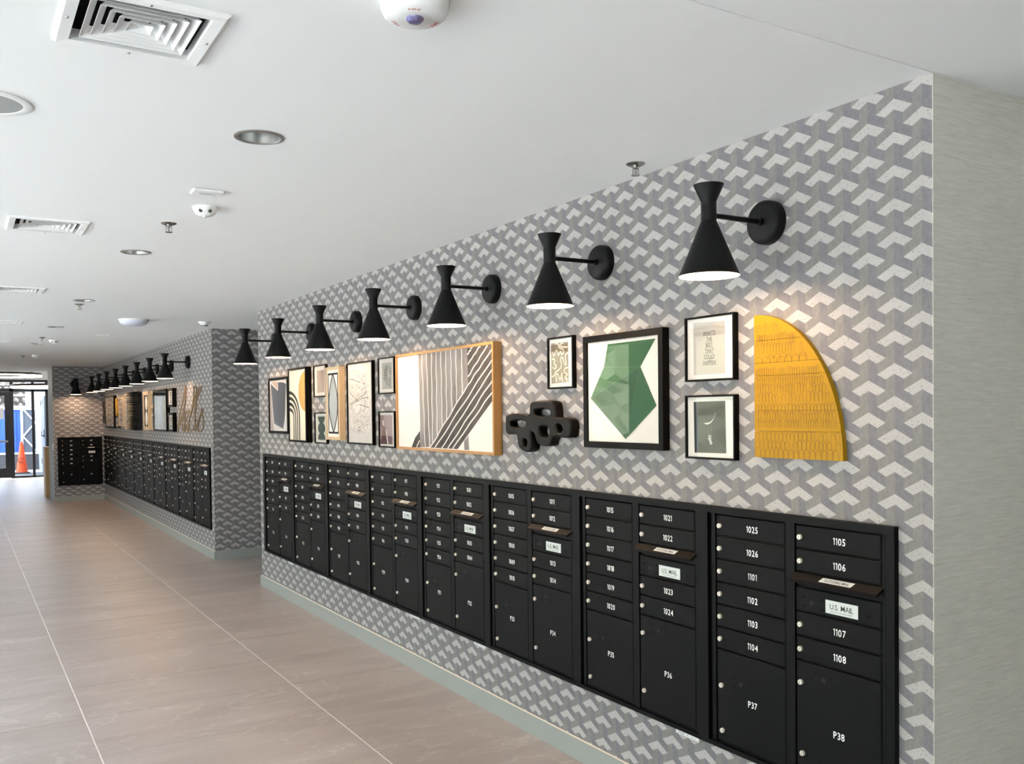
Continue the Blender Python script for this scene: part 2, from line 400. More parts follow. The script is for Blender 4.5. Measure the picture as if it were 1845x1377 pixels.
# rest of the shell, out of view
struct(MB().box(5.9, 6.05, BACK, NEAR0, 0, ZC).build('wall_entry_side', M_WPAINT))
struct(MB().box(LEFT, 6, BACK-.15, BACK, 0, 3.0).build('wall_back', M_WPAINT))
struct(MB().box(4.0, 4.15, WING+.98, END, 0, 3.0).build('wall_lobby_side', M_WPAINT))
# window wall on the left: piers and heads around two glazed runs
wm = MB()
wm.box(LEFT-.2, LEFT, BACK-.15, END+.2, 2.42, 3.0)
for a, b in ((BACK-.15, -3.9), (8.0, 9.0), (13.4, END+.2)): wm.box(LEFT-.2, LEFT, a, b, 0, 2.42)
struct(wm.build('wall_left', M_WPAINT))
wn = 0
for a, b, n in ((-3.9, 8.0, 6), (9.0, 13.4, 2)):
    st = (b-a)/n
    for k in range(n):
        wn += 1; y0, y1 = a+k*st, a+(k+1)*st
        w = struct(MB().box(LEFT-.13, LEFT-.07, y0, y0+.05, 0, 2.42).box(LEFT-.13, LEFT-.07, y1-.05, y1, 0, 2.42).box(LEFT-.13, LEFT-.07, y0+.05, y1-.05, 0, .1).box(LEFT-.13, LEFT-.07, y0+.05, y1-.05, 2.37, 2.42).build('window_%d' % wn, M_ALU))
        MB().box(LEFT-.104, LEFT-.096, y0+.05, y1-.05, .1, 2.37).build('pane', M_PANE, w)
# storefront at the end of the lobby
sf = MB()
mull = [(-2.6, -2.5), (-.9, -.82), (.16, .2), (1.134, 1.214), (1.618, 1.681), (1.935, 1.998), (3.92, 4.0)]
for a, b in mull: sf.box(a, b, END, END+.09, 0, 2.43)
sf.box(-2.6, 4, END-.01, END+.1, 2.43, 2.49); sf.box(-2.6, 4, END, END+.09, 2.19, 2.27)
sf.box(-2.6, -.9, END, END+.09, 0, .06); sf.box(1.214, 3.92, END, END+.09, 0, .05)
st = struct(sf.build('window_%d' % (wn+1), M_ALU))
for a, b in ((-2.5, -.9), (1.214, 1.618), (1.681, 1.935), (1.998, 3.92)): MB().box(a, b, END+.04, END+.048, .05, 2.19).build('pane', M_PANE, st)
MB().box(-2.5, 3.92, END+.04, END+.048, 2.27, 2.43).build('pane', M_PANE, st)
struct(MB().box(-2.6, 4, END, END+.15, 2.49, 3.0).build('wall_end', M_WPAINT))
for k, (a, b) in enumerate(((-.82, .16), (.2, 1.134))):
    d = struct(MB().box(a, a+.09, END+.01, END+.06, .01, 2.18).box(b-.12, b, END+.01, END+.06, .01, 2.18).box(a+.09, b-.12, END+.01, END+.06, .01, .26).box(a+.09, b-.12, END+.01, END+.06, 2.08, 2.18).build('door_%d' % (k+1), M_ALU))
    MB().box(a+.09, b-.12, END+.03, END+.038, .26, 2.08).build('pane', M_PANE, d)
    MB().box(a+.05, b-.06, END-.06, END-.03, .91, .96).box(a+.05, a+.08, END-.03, END+.01, .92, .95).box(b-.09, b-.06, END-.03, END+.01, .92, .95).build('push_bar', M_CAN, d)
    if k == 1: MB().box(.42, 1.0, END+.024, END+.029, 1.5, 1.78).build('door_notice', M_METALWHITE, d)

# ------------------------------------------------------------------ mailboxes
U = .79
FL = 26
def num(i): return '%d%02d' % (i//FL+1, i % FL+1)
idx = lambda f, n: (f-1)*FL+n-1
_dm = {}
def door_mesh(w, h):
    k = (round(w, 4), round(h, 4))
    if k not in _dm:
        mb = MB(); g = .0022; b = .003; y0, y1 = -.0145, -.004
        x0, x1, z0, z1 = g, w-g, g, h-g
        mb.add([(x0,y1,z0),(x1,y1,z0),(x1,y1,z1),(x0,y1,z1),(x0,y0+b,z0),(x1,y0+b,z0),(x1,y0+b,z1),(x0,y0+b,z1),(x0+b,y0,z0+b),(x1-b,y0,z0+b),(x1-b,y0,z1-b),(x0+b,y0,z1-b)],
               [(8,9,10,11),(4,5,9,8),(5,6,10,9),(6,7,11,10),(7,4,8,11),(0,1,5,4),(1,2,6,5),(2,3,7,6),(3,0,4,7)])
        _dm[k] = mb.mesh('door', M_BOX)
    return _dm[k]
lock_mesh = MB().lathe([(.0088, 0), (.0088, -.006), (.0078, -.0085), (.0055, -.0085), (.005, -.0075), (.0, -.0075)], 16, axis='y', cap0=False, cap1=False).mesh('lock', M_CHROME)
def _flipfix(me):
    bm = bmesh.new(); bm.from_mesh(me); bmesh.ops.recalc_face_normals(bm, faces=bm.faces); bm.to_mesh(me); bm.free()
_flipfix(lock_mesh)
lock_mesh.materials.append(M_KEY)
_b = bmesh.new(); _b.from_mesh(lock_mesh)
_q = [_b.verts.new(v) for v in ((-.0011, -.0079, -.0042), (.0011, -.0079, -.0042), (.0011, -.0079, .0036), (-.0011, -.0079, .0036))]; _fc = _b.faces.new(_q); _fc.material_index = 1; _b.to_mesh(lock_mesh); _b.free()
def add_lock(door, x, z):
    o = link('lock', lock_mesh, door); o.location = (x, -.0145, z)
def rivets(door, hx, hz):
    mb = MB()
    for dx, dz in ((-.034, .015), (-.034, -.015), (.037, .015), (.037, -.015)): mb.lathe([(.0042, -.0145), (.0036, -.0163), (0, -.0168)], 8, (hx+dx, 0, hz+dz), 'y', False, False)
    m = mb.build('rivets', M_BOX, door); _flipfix(m.data); m['kind'] = 'stuff'
    MB().lathe([(.0075, -.01485), (0, -.01485)], 14, (hx, 0, hz), 'y', False, False).build('key_hole', M_BOXDK, door)
def mail_unit(loc, rz, label, nums, plabels, W=U, z0=.332, z1=1.191, detail=True, first=False, group=None):
    t = thing('mailbox_unit', label, 'mailbox', (loc[0], loc[1], z0), rz, group)
    sx = W/.79; sz = (z1-z0)/.859; t.scale = (sx, 1, sz); Z = lambda z: z-.332
    f = MB(); l0 = -.033 if first else 0
    f.box(l0, .79, -.004, 0, 0, .859)
    f.box(l0, .024, -.020, -.004, 0, .859); f.box(.762, .79, -.020, -.004, 0, .859)
    f.box(.024, .762, -.020, -.004, .835, .859); f.box(.024, .762, -.020, -.004, 0, .016)
    f.box(.040, .058, -.0145, -.004, .020, .835); f.box(.383, .420, -.0155, -.004, .020, .835); f.box(.746, .757, -.0145, -.004, .020, .835)
    f.build('frame', M_BOX, t)
    def door(nm, x, w, zb, zt): o = link(nm, door_mesh(w, zt-zb), t); o.location = (x, 0, zb); return o
    def number(d, s, x, z, h=.0215): text(MB(), s, x, z, h, -.0149, .86, .13).build('number', M_NUM, d)
    tops = [1.165, 1.086, 1.005, .924, .844, .764, .685]
    for k in range(6):
        zb, zt = Z(tops[k+1]), Z(tops[k]); d = door('door', .061, .320, zb, zt)
        add_lock(d, .021, (zt-zb)*.48); number(d, nums[k], .174, (zt-zb)*.49)
    zb, zt = Z(.356), Z(.685); d = door('parcel_door', .061, .320, zb, zt)
    add_lock(d, .026, Z(.558)-zb); add_lock(d, .030, Z(.398)-zb); number(d, plabels[0], .172, Z(.524)-zb)
    if detail: rivets(d, .117, Z(.582)-zb)
    rows = [(1.165, 1.087), (1.087, 1.012), None, (.885, .806), (.806, .728)]; q = 6
    for k, rr in enumerate(rows):
        if rr is None: continue
        zt, zb = Z(rr[0]), Z(rr[1]); d = door('door', .422, .322, zb, zt)
        add_lock(d, .021, (zt-zb)*.48); number(d, nums[q], .172, (zt-zb)*.49); q += 1
    zt, zb = Z(.966), Z(.885); d = door('mail_collection_door', .422, .322, zb, zt)
    lb = MB().box(.120, .240, -.0156, -.0145, .014, .055).build('label_plate', M_LABEL, d)
    if detail:
        rivets(d, .065, .034)
        tx = MB(); text(tx, 'U.S. MAIL', .180, .0365, .0165, -.0159, .95, .06)
        text(tx, 'APPROVED BY THE POSTMASTER GENERAL', .180, .021, .003, -.0159, 1, .05)
        tx.build('lettering', M_INK, d)
        MB().lathe([(.0042, -.0145), (.0036, -.0163), (0, -.0168)], 8, (.277, 0, .03), 'y', False, False).build('rivet', M_BOX, d)
    zt, zb = Z(.728), Z(.356); d = door('parcel_door', .422, .322, zb, zt)
    add_lock(d, .022, Z(.658)-zb); add_lock(d, .028, Z(.43)-zb); number(d, plabels[1], .168, Z(.525)-zb)
    if detail: rivets(d, .111, Z(.683)-zb)
    # sloping outgoing-mail flap
    x0, x1 = .412, .752; zt = Z(1.010)
    fp = MB().add([(x0, -.012, zt), (x1, -.012, zt), (x1-.008, -.038, zt-.020), (x0+.004, -.038, zt-.020), (x0, -.012, zt-.006), (x1, -.012, zt-.006), (x1-.008, -.036, zt-.030), (x0+.004, -.036, zt-.030)],
                  [(0,3,2,1), (4,5,6,7), (3,7,6,2), (0,4,7,3), (1,2,6,5), (0,1,5,4)]).build('outgoing_flap', M_FLAP, t)
    sl = lambda x, s: (x, -.012-.026*s, zt-.020*s)
    n = (0, -.0003, .0006)
    qd = [sl(.535, .2), sl(.655, .2), sl(.648, .78), sl(.528, .78)]
    MB().add([tuple(p[i]+n[i] for i in range(3)) for p in qd], [(3, 2, 1, 0)]).build('label_plate', M_LABEL, fp)
    if detail:
        tb = MB(); text(tb, 'OUTGOING MAIL', 0, 0, .5, 0, .8, .07)
        lo = min(v[0] for v in tb.v); hi = max(v[0] for v in tb.v)
        out = MB(); out.add([tuple(a+b*2.2 for a, b in zip(sl(.592+(v[0]-lo-(hi-lo)/2)/(hi-lo)*.092, .5-v[2]*.62), n)) for v in tb.v], tb.f); out.build('lettering', M_INK, fp)
    return t
ordn = ['first', 'second', 'third', 'fourth', 'fifth', 'sixth', 'seventh', 'eighth', 'ninth', 'tenth']
i0 = idx(8, 7)
for k in range(8):
    nn = [num(i0+10*k+q) for q in range(10)]; pp = ['P%d' % (23+2*k), 'P%d' % (24+2*k)]
    lab = 'black mailbox unit with doors %s to %s and lockers %s and %s' % (nn[0], nn[-1], pp[0], pp[1])
    mail_unit((D, 7.993-U*k), WALL_ROT, lab, nn, pp, first=(k == 0), group='mailbox units below the large framed pictures')
    if k in (0, 1, 3, 4, 6):
        t = thing('certification_tag', 'small silver tag under mailbox unit with lockers %s and %s' % tuple(pp), 'tag', (D, 7.993-U*(k+1)+.155, .3185), WALL_ROT, 'silver tags under mailbox units')
        MB().box(0, .125, -.018, 0, 0, .0134).build('plate', M_LABEL, t)
        tx = MB(); text(tx, 'A', .065, .0067, .007, -.0182, 1.2); tx.box(.01, .045, -.0183, -.0182, .003, .0045); tx.box(.01, .05, -.0183, -.0182, .008, .0095); tx.box(.08, .115, -.0183, -.0182, .005, .0062); tx.build('print', M_INK, t)
FW = .8255
for k in range(10):
    j = i0-10*(10-k); nn = [num(j+q) for q in range(10)]; pp = ['P%d' % (3+2*k), 'P%d' % (4+2*k)]
    mail_unit((D, 18.30-FW*k), WALL_ROT, '%s black mailbox unit from the inner corner along the far wall' % ordn[k], nn, pp, FW, .305, 1.185, detail=(k > 6), group='mailbox units on the far wall')
j = i0-110
mail_unit((1.537, WING), 0, 'single black mailbox unit on the short wing wall facing down the hall', [num(j+q) for q in range(10)], ['P1', 'P2'], .74, .283, 1.166, detail=False)

# ------------------------------------------------------------------ wall sconces
def make_sconce():
    t = thing('wall_sconce', '', 'sconce'); L = .27
    b = MB().lathe([(.0725, 0), (.0725, -.020), (.0705, -.030), (.065, -.037), (.056, -.040), (0, -.040)], 40, axis='y', cap1=False).build('backplate', M_LAMP, t); _flipfix(b.data)
    MB().tube([(0, -.03, 0), (0, -L+.02, 0)], .0085, 16).build('arm', M_LAMP, t)
    MB().lathe([(.0125, -.038), (.0125, -.053), (.0085, -.054)], 16, axis='y').build('arm_socket', M_LAMP, t)
    zt, zn1, zn0, zb = .094, .040, -.018, -.193
    MB().lathe([(.0245, zn0), (.0245, zn1)], 36, (0, -L, 0)).build('collar', M_LAMP, t)
    u = MB().lathe([(.0235, zn1), (.0480, zt), (.0470, zt), (.024, zn1+.012), (0, zn1+.012)], 40, (0, -L, 0), cap0=False, cap1=False).build('upper_cone', M_LAMP, t); _flipfix(u.data)
    s_ = MB().lathe([(.0235, zn0), (.096, zb), (.0952, zb)], 48, (0, -L, 0), cap0=False, cap1=False).build('shade', M_LAMP, t)
    li = MB().lathe([(.0952, zb), (.0225, zn0-.001), (0, zn0-.001)], 48, (0, -L, 0), cap0=False, cap1=False).build('shade_lining', M_LINING, s_)
    bl = MB().lathe([(.0, -.150), (.018, -.146), (.028, -.132), (.031, -.115), (.026, -.090), (.014, -.06), (.013, -.03)], 20, (0, -L, 0), cap0=False).build('bulb', M_BULB, t); _flipfix(bl.data)
    l = bpy.data.lights.new('bulb_light', 'POINT'); l.energy = 5.0; l.color = (1, .66, .42); l.shadow_soft_size = .03
    lo = bpy.data.objects.new('bulb_light', l); COL.objects.link(lo); lo.parent = t; lo.location = (0, -L, -.158)
    return t
sc0 = make_sconce()
LY = [2.156+.9085*k for k in range(7)]
under = ['above the yellow quarter-circle panel', 'above the small squiggle print beside the green picture', 'above the right end of the wide oak-framed canvas', 'above the left end of the wide oak-framed canvas', 'above the pale box frame with the oval', 'above the arches picture', 'nearest the side corridor opening']
for k, y in enumerate(LY):
    t = sc0 if k == 0 else copy_tree(sc0)
    t.location = (D, y, 2.150); t.rotation_euler = (0, 0, WALL_ROT); tag(t, 'matte black hourglass wall sconce '+under[k], 'sconce', 'black hourglass sconces')
for k in range(8):
    t = copy_tree(sc0); t.location = (D, 11.03+.953*k, 2.155); t.rotation_euler = (0, 0, WALL_ROT)
    tag(t, '%s black hourglass sconce from the side corridor above the far gallery' % ordn[k], 'sconce', 'black hourglass sconces of the far wall')
t = copy_tree(sc0); t.location = (1.83, WING, 2.13); t.rotation_euler = (0, 0, 0)
tag(t, 'black hourglass sconce on the wing wall above the single mailbox unit', 'sconce', 'black hourglass sconces of the far wall')

# ------------------------------------------------------------------ pictures on the near wall
B2 = (5.296, 460, 580); B3 = (5.296, 700, 580); B4 = (5.297, 900, 580); B5 = (4.303, 1210, 540)
A1 = (8.1, 476, 640); A2 = (7.87, 580, 640); A5 = (4.917, 1350, 560); A6 = (13.11, 905, 715); A8 = (13.12, 300, 685)
class Pic:
    """a framed picture on the mailbox wall; z-plane helper turns photo pixels of its face into local points"""
    def __init__(s, name, label, y0, y1, z0, z1, depth, fw, fmat, glass=True, back=M_MAT, cat='picture', group='framed pictures over the mailboxes', inset=.006):
        s.y0, s.z0, s.w, s.h, s.d = y0, z0, y0-y1, z1-z0, depth
        s.t = thing(name, label, cat, (D, y0, z0), WALL_ROT, group); w, h = s.w, s.h
        fr = MB()
        fr.box(0, fw, -depth, -.002, 0, h).box(w-fw, w, -depth, -.002, 0, h).box(fw, w-fw, -depth, -.002, 0, fw).box(fw, w-fw, -depth, -.002, h-fw, h)
        fr.box(fw*.5, w-fw*.5, -.004, 0, fw*.5, h-fw*.5)
        fr.build('frame', fmat, s.t)
        s.yf = -depth+inset+ (.003 if glass else 0)
        s.fw = fw
        MB().box(fw, w-fw, s.yf, -.004, fw, h-fw).build('mat_board' if glass else 'canvas', back, s.t)
        if glass: MB().box(fw, w-fw, -depth+.003, -depth+.0055, fw, h-fw).build('glass', M_GLASS, s.t)
        s.n = 0
    def px(s, zs, pts):
        out = []
        for a, b in pts:
            p = onx(zs[1]+a/zs[0], zs[2]+b/zs[0], D-s.d+.006); out.append((s.y0-p.y, p.z-s.z0))
        return out
    def rel(s, pts): return [(s.fw+(s.w-2*s.fw)*a, s.fw+(s.h-2*s.fw)*b) for a, b in pts]
    def clip(s, pts): return [(min(max(a, s.fw+.0008), s.w-s.fw-.0008), min(max(b, s.fw+.0008), s.h-s.fw-.0008)) for a, b in pts]
    def lay(s): s.n += 1; return s.yf-.0003*s.n
    def shape(s, name, mat, polys):
        y = s.lay(); mb = MB()
        for p in polys: mb.flat(s.clip(p), y)
        return mb.build(name, mat, s.t)
    def lines(s, name, mat, pls, w):
        y = s.lay(); mb = MB()
        for p in pls: mb.ribbon(s.clip(p), w, y)
        return mb.build(name, mat, s.t)
c_ = lambda n, r, g, b, **k: plain(n, srgb(r, g, b, .6), k.pop('rough', .7), spec=.25, **k)
# angular dark abstract
p = Pic('framed_picture', 'black-framed angular navy and black abstract beside the arches picture', 7.825, 7.29, 1.375, 1.844, .022, .022, M_BLKFR)
p.shape('navy_shape', c_('navy_print', 44, 48, 62), [p.px(A1, [(90, 420), (195, 522), (192, 398), (262, 395), (272, 1078), (140, 1000)])])
p.shape('black_shape', c_('black_print', 24, 24, 28), [p.px(A1, [(258, 395), (312, 420), (300, 880), (275, 1082)])])
p.shape('blush_shape', c_('blush_print', 206, 178, 160), [p.px(A1, [(76, 430), (90, 500), (138, 1108), (86, 1108)]), p.px(A1, [(92, 385), (185, 390), (188, 500)])])
# arches and sun
p = Pic('framed_picture', 'deep black-framed cream canvas with dark arches and an orange half sun', 7.182, 6.752, 1.318, 1.896, .05, .016, M_BLKFR, glass=False, back=M_CREAM)
iw, ih = p.w-2*p.fw, p.h-2*p.fw
rel = p.rel
p.shape('orange_sun', wash('orange_print', srgb(214, 148, 72, .64), srgb(226, 166, 92, .64)), [rel([(.999, .975)]+ell(1.0, .69, .42, .285, 40, PI/2, 3*PI/2)+[(.999, .40)])])
ar = []
for k in range(4):
    ro, zo, ri, zi = .64-.115*k, .372-.082*k, .64-.115*k-.058, .372-.082*k-.048
    ar.append([(.002, .335+zo)]+ell(0, .335, ro, zo, 24, PI/2, 0)+[(ro, .002), (ri, .002)]+ell(0, .335, ri, zi, 24, 0, PI/2)+[(.002, .335+zi)])
y = p.lay(); mb = MB()
for q in ar:
    n = 24
    outer = [(.0, .335+q[1][1]-.335)] ; o_ = q[1:25]+[q[25]]; i_ = list(reversed(q[27:51]))+[q[26]]
    for k in range(len(o_)-1): mb.flat(rel([o_[k], o_[k+1], i_[k+1], i_[k]]), y)
mb.build('arch_stripes', c_('charcoal_print', 58, 55, 52), p.t)
# two small pictures
p = Pic('framed_picture', 'small black-framed brown wash print above the green vase print', 6.655, 6.39, 1.661, 1.897, .022, .008, M_BLKFR)
p.shape('brown_wash', wash('brown_wash', srgb(150, 128, 112, .64), srgb(206, 186, 170, .64), 9, .3), [p.rel([(.2, .1), (.85, .12), (.85, .86), (.2, .85)])])
p = Pic('framed_picture', 'small black-framed print of a stacked dark green vase shape', 6.645, 6.382, 1.317, 1.546, .022, .008, M_BLKFR)
p.shape('cream_ground', M_CREAM, [p.rel([(.13, .07), (.87, .07), (.87, .93), (.13, .93)])])
p.shape('green_vase', c_('bottle_green_print', 40, 78, 56), [p.rel([(.2, .9), (.82, .9)]+[(.82, .84), (.74, .72), (.62, .66), (.4, .66), (.28, .72), (.2, .84)]), p.rel(ell(.51, .49, .32, .2)), p.rel([(.2, .09), (.82, .09), (.82, .2), (.72, .3), (.51, .34), (.3, .3), (.2, .2)])])
# pale box frame with oval
p = Pic('box_frame_mirror', 'pale wood box frame with black lattice lines around a tall oval mirror with its reflection painted grey', 6.325, 6.047, 1.351, 1.867, .045, .022, M_PALEFR, glass=False, back=M_MAT, cat='mirror')
p.shape('oval_glass', plain('oval_reflection_grey', srgb(168, 173, 171), .15, 0., var=0), [p.rel([(.5+.36*(1-a*a), .5+.43*a) for a in [-1+k/12 for k in range(25)]]+[(.5-.36*(1-a*a), .5+.43*a) for a in [1-k/12 for k in range(1, 24)]])])  # non-metallic pale grey stands in for the outdoors reflected in this mirror
bw = .014
def arc(s): return [p.rel([(.5+s*.37*(1-a*a), .5+.44*a) for a in [-1+k/12 for k in range(25)]])][0]
p.lines('lattice', c_('black_lattice', 26, 25, 25), [arc(1), arc(-1), p.rel([(.1, .06), (.1, .94)]), p.rel([(.9, .06), (.9, .94)]), p.rel([(.07, .06), (.93, .06)]), p.rel([(.07, .94), (.93, .94)])], bw)
# street map
p = Pic('framed_picture', 'tall black-framed street map print with fine grey lines', 5.965, 5.513, 1.329, 1.879, .024, .010, M_BLKFR)
p.shape('map_area', mapprint(), [p.px(A2, [(380, 205), (650, 190), (668, 1110), (400, 1115)])])
rd = c_('map_road_ink', 70, 62, 66)
p.lines('main_roads', rd, [p.px(A2, q) for q in ([(392, 695), (480, 640), (560, 580), (610, 545), (635, 505)], [(385, 530), (485, 640), (510, 660)], [(400, 715), (560, 615), (655, 600)], [(570, 405), (610, 410), (612, 440), (555, 510)], [(385, 345), (440, 350), (500, 380), (540, 380)], [(505, 280), (550, 350)], [(660, 850), (655, 930), (610, 960), (635, 1000), (645, 1050)], [(530, 700), (660, 745)], [(610, 460), (605, 620), (610, 780)])], .004)
y = p.lay(); cx_, cz_ = p.px(A2, [(530, 1072)])[0]
tb = MB(); text(tb, 'FAIRFAX', cx_, cz_, .013, y, .9, .05); x_, z_ = p.px(A2, [(528, 1028)])[0]; tb.flat(ell(x_, z_, .006, .006, 12), y); x_, z_ = p.px(A2, [(530, 1104)])[0]; tb.flat([(x_-.012, z_-.001), (x_+.012, z_-.001), (x_+.012, z_+.001), (x_-.012, z_+.001)], y)
tb.build('caption', M_INK, p.t)
# leaves, maroon
p = Pic('framed_picture', 'small black-framed print of dark leaf sprigs beside the wide canvas', 5.423, 5.172, 1.656, 1.884, .022, .008, M_BLKFR)
p.shape('pale_ground', c_('pale_sage_print', 206, 208, 200), [p.rel([(.18, .1), (.85, .1), (.85, .88), (.18, .88)])])
lv = []
for (sx, sz, ang, n) in ((.34, .35, 80, 9), (.52, .2, 95, 8), (.68, .16, 85, 7), (.45, .52, 75, 7), (.74, .5, 92, 6)):
    for q in range(n):
        a = math.radians(ang); bx, bz = sx+.045*q*math.cos(a), sz+.04*q*math.sin(a); la = a+(.7 if q % 2 else -.7); cx0, cz0 = bx+.045*math.cos(la), bz+.04*math.sin(la)
        lv.append(p.rel([(cx0+.045*math.cos(la)*math.cos(v)-.018*math.sin(la)*math.sin(v), cz0+.035*math.sin(la)*math.cos(v)+.018*math.cos(la)*math.sin(v)) for v in [2*PI*m/10 for m in range(10)]]))
p.shape('leaf_sprigs', c_('leaf_ink', 50, 56, 52), lv)
p = Pic('framed_picture', 'small black-framed mauve and maroon abstract figure print', 5.423, 5.174, 1.32, 1.547, .022, .008, M_BLKFR)
p.shape('mauve_ground', c_('mauve_print', 196, 176, 176), [p.px(A2, [(815, 850), (995, 850), (997, 1265), (820, 1262)])])
p.shape('maroon_band', c_('maroon_print', 110, 52, 54), [p.px(A2, [(835, 1140), (920, 1140), (920, 1262), (820, 1262)])])
p.shape('plum_band', c_('plum_print', 138, 108, 114), [p.px(A2, [(915, 1143), (997, 1150), (997, 1265), (920, 1262)])])
p.shape('figure_shape', c_('taupe_print', 158, 130, 122), [p.px(A2, [(817, 850), (882, 858), (872, 910), (858, 960), (862, 1000), (900, 1020), (918, 1080), (915, 1140), (850, 1140), (846, 1040), (822, 960)])])
p.shape('white_sliver', M_MAT, [p.px(A2, [(850, 925), (866, 930), (880, 990), (862, 1000)]), p.px(A2, [(900, 1045), (913, 1060), (940, 1262), (925, 1262)])])
# wide canvas
p = Pic('framed_canvas', 'wide oak-framed canvas with grey vertical bands and dark diagonal stripes', 5.083, 3.906, 1.32, 1.884, .05, .014, M_WOODFR, glass=False, back=M_WHITECV, inset=.010)
p.shape('grey_band', wash('grey_wash', srgb(112, 106, 104, .64), srgb(172, 166, 164, .64), 10, .25), [p.px(B3, [(278, 312), (745, 250), (752, 600), (395, 1195), (300, 1196), (296, 900)]), p.px(B3, [(715, 1140), (758, 1085), (765, 1226), (718, 1222)])])
p.shape('charcoal_band', wash('charcoal_wash', srgb(52, 49, 47, .64), srgb(88, 82, 78, .64), 14, .6), [p.px(B3, [(745, 250), (985, 200), (993, 745), (655, 1215), (395, 1200), (752, 600)]), p.px(B3, [(296, 1040), (300, 1200), (215, 1200), (250, 1105)])])
ln = []
for a, b in ((310, 345), (355, 388), (403, 418), (447, 462), (492, 512), (540, 556), (588, 606), (635, 655), (690, 712)):
    # stop at the diagonal band
    top = 312-(a-278)*62/467; xb = b; zb = 1195
    for q in range(200):
        f = q/199; xx = a+(b-a)*f*1.0; yy = top+(1195-top)*f
        if yy > 600+(752-xx)*595/357: zb = yy; xb = xx; break
    n = 14; ln.append(p.px(B3, [(a+(xb-a)*q/n+2*math.sin(q*1.3+a), top-4+(zb-top+4)*q/n) for q in range(n+1)]))
for a, b in (((795, 238), (748, 312)), ((870, 225), (750, 410)), ((945, 213), (752, 525)), ((985, 258), (752, 604)), ((752, 604), (395, 1197)), ((985, 355), (440, 1200)), ((985, 452), (500, 1206)), ((988, 552), (560, 1210)), ((990, 660), (605, 1212)), ((296, 1128), (262, 1197))):
    n = 16; ln.append(p.px(B3, [(a[0]+(b[0]-a[0])*q/n+3*math.sin(q*1.1+b[0]), a[1]+(b[1]-a[1])*q/n+3*math.cos(q*.9)) for q in range(n+1)]))
p.lines('white_lines', M_WHITECV, ln, .0085)
# squiggle print
p = Pic('framed_picture', 'small black-framed tan print of cream squiggles above the black sculpture', 3.466, 3.265, 1.635, 1.866, .022, .008, M_BLKFR)
p.shape('tan_ground', c_('tan_print', 158, 138, 112), [p.px(B4, [(486, 208), (648, 190), (656, 575), (492, 592)])])
SQ = [[(525, 213), (545, 203), (562, 222), (590, 205), (604, 196)], [(645, 242), (600, 238), (562, 232), (572, 252), (602, 262), (606, 292), (588, 312), (577, 280), (557, 320), (545, 277), (530, 282), (515, 327), (500, 285)], [(497, 355), (522, 362), (518, 400), (540, 425), (525, 447), (503, 435)], [(495, 525), (520, 512), (532, 480), (570, 450), (587, 412), (580, 350), (600, 345), (617, 405), (632, 400), (624, 322), (648, 295)], [(540, 572), (534, 510), (552, 500), (576, 552), (590, 488), (597, 572)], [(652, 435), (620, 445), (615, 482), (646, 502), (620, 530), (642, 550), (635, 572)]]
p.lines('cream_squiggles', M_CREAM, [smooth_loop(p.px(B4, q), 5, False) for q in SQ], .0075)
# green polygon
p = Pic('framed_picture', 'large black-framed print of a faceted green polygon on white', 3.170, 2.658, 1.381, 1.848, .035, .026, M_BLKFR)
gp = dict(a=(1028, 213), b=(1485, 158), c=(1340, 428), d=(1495, 800), e=(1200, 1122), f=(866, 730), g=(990, 435))
g_ = lambda s_: p.px(B4, [gp[q] for q in s_])
p.shape('green_facet', c_('green_facet_a', 46, 104, 62), [g_('abcg')]); p.shape('green_facet', c_('green_facet_b', 52, 110, 60), [g_('gcf')])
p.shape('green_facet', c_('green_facet_c', 40, 92, 58), [g_('fce')]); p.shape('green_facet', c_('green_facet_d', 46, 100, 64), [g_('cde')])
p.lines('crease_lines', c_('pale_green_line', 92, 140, 100), [g_('gc'), g_('fc'), g_('ce')], .0022)
# lettering print
p = Pic('framed_picture', 'black-framed print lettered what\'s the best that could happen', 2.547, 2.298, 1.637, 1.870, .024, .007, M_BLKFR)
p.shape('grey_ground', c_('warm_grey_print', 214, 208, 196), [p.px(B5, [(163, 182), (408, 163), (412, 572), (170, 588)])])
y = p.lay(); tb = MB()
for s_, a, b, wd in (("WHAT'S", 286, 257, 48), ('THE', 286, 304, 22), ('BEST', 287, 349, 29), ('THAT', 289, 394, 32), ('COULD', 288, 441, 36), ('HAPPEN?', 291, 486, 55)):
    cx_, cz_ = p.px(B5, [(a, b)])[0]; text(tb, s_, cx_, cz_, .0135, y, .82, .10, .04)
    q = p.px(B5, [(a-wd, b+22), (a, b+19), (a+wd, b+16)]); tb.ribbon(q, .0012, y)
tb.build('lettering', M_INK, p.t)
# moon
p = Pic('framed_picture', 'black-framed dark print of a crescent moon swing above the lettered print\'s lower edge', 2.548, 2.297, 1.357, 1.587, .024, .007, M_BLKFR)
p.t['label'] = 'black-framed charcoal print of a white crescent moon and hanging spaceman'
p.shape('night_ground', c_('night_print', 44, 45, 45), [p.px(B5, [(167, 793), (412, 785), (420, 1193), (174, 1187)])])
p.shape('crescent', M_MAT, [p.px(B5, smooth_loop([(243, 957), (272, 968), (302, 953), (326, 918), (338, 866)], 5, False)+smooth_loop([(333, 900), (316, 930), (292, 950), (268, 957)], 5, False))])
p.lines('swing_strings', c_('string_grey', 140, 140, 138), [p.px(B5, [(279, 968), (284, 1055)]), p.px(B5, [(306, 955), (303, 1052)])], .0008)
p.shape('spaceman', c_('spaceman_white', 214, 214, 212), [p.px(B5, ell(294, 1062, 11, 12, 16)), p.px(B5, [(278, 1072), (306, 1070), (303, 1084), (282, 1086)]), p.px(B5, [(284, 1084), (303, 1082), (314, 1118), (298, 1128)])])
p.shape('visor', M_INK, [p.px(B5, ell(297, 1068, 5, 5, 12))])

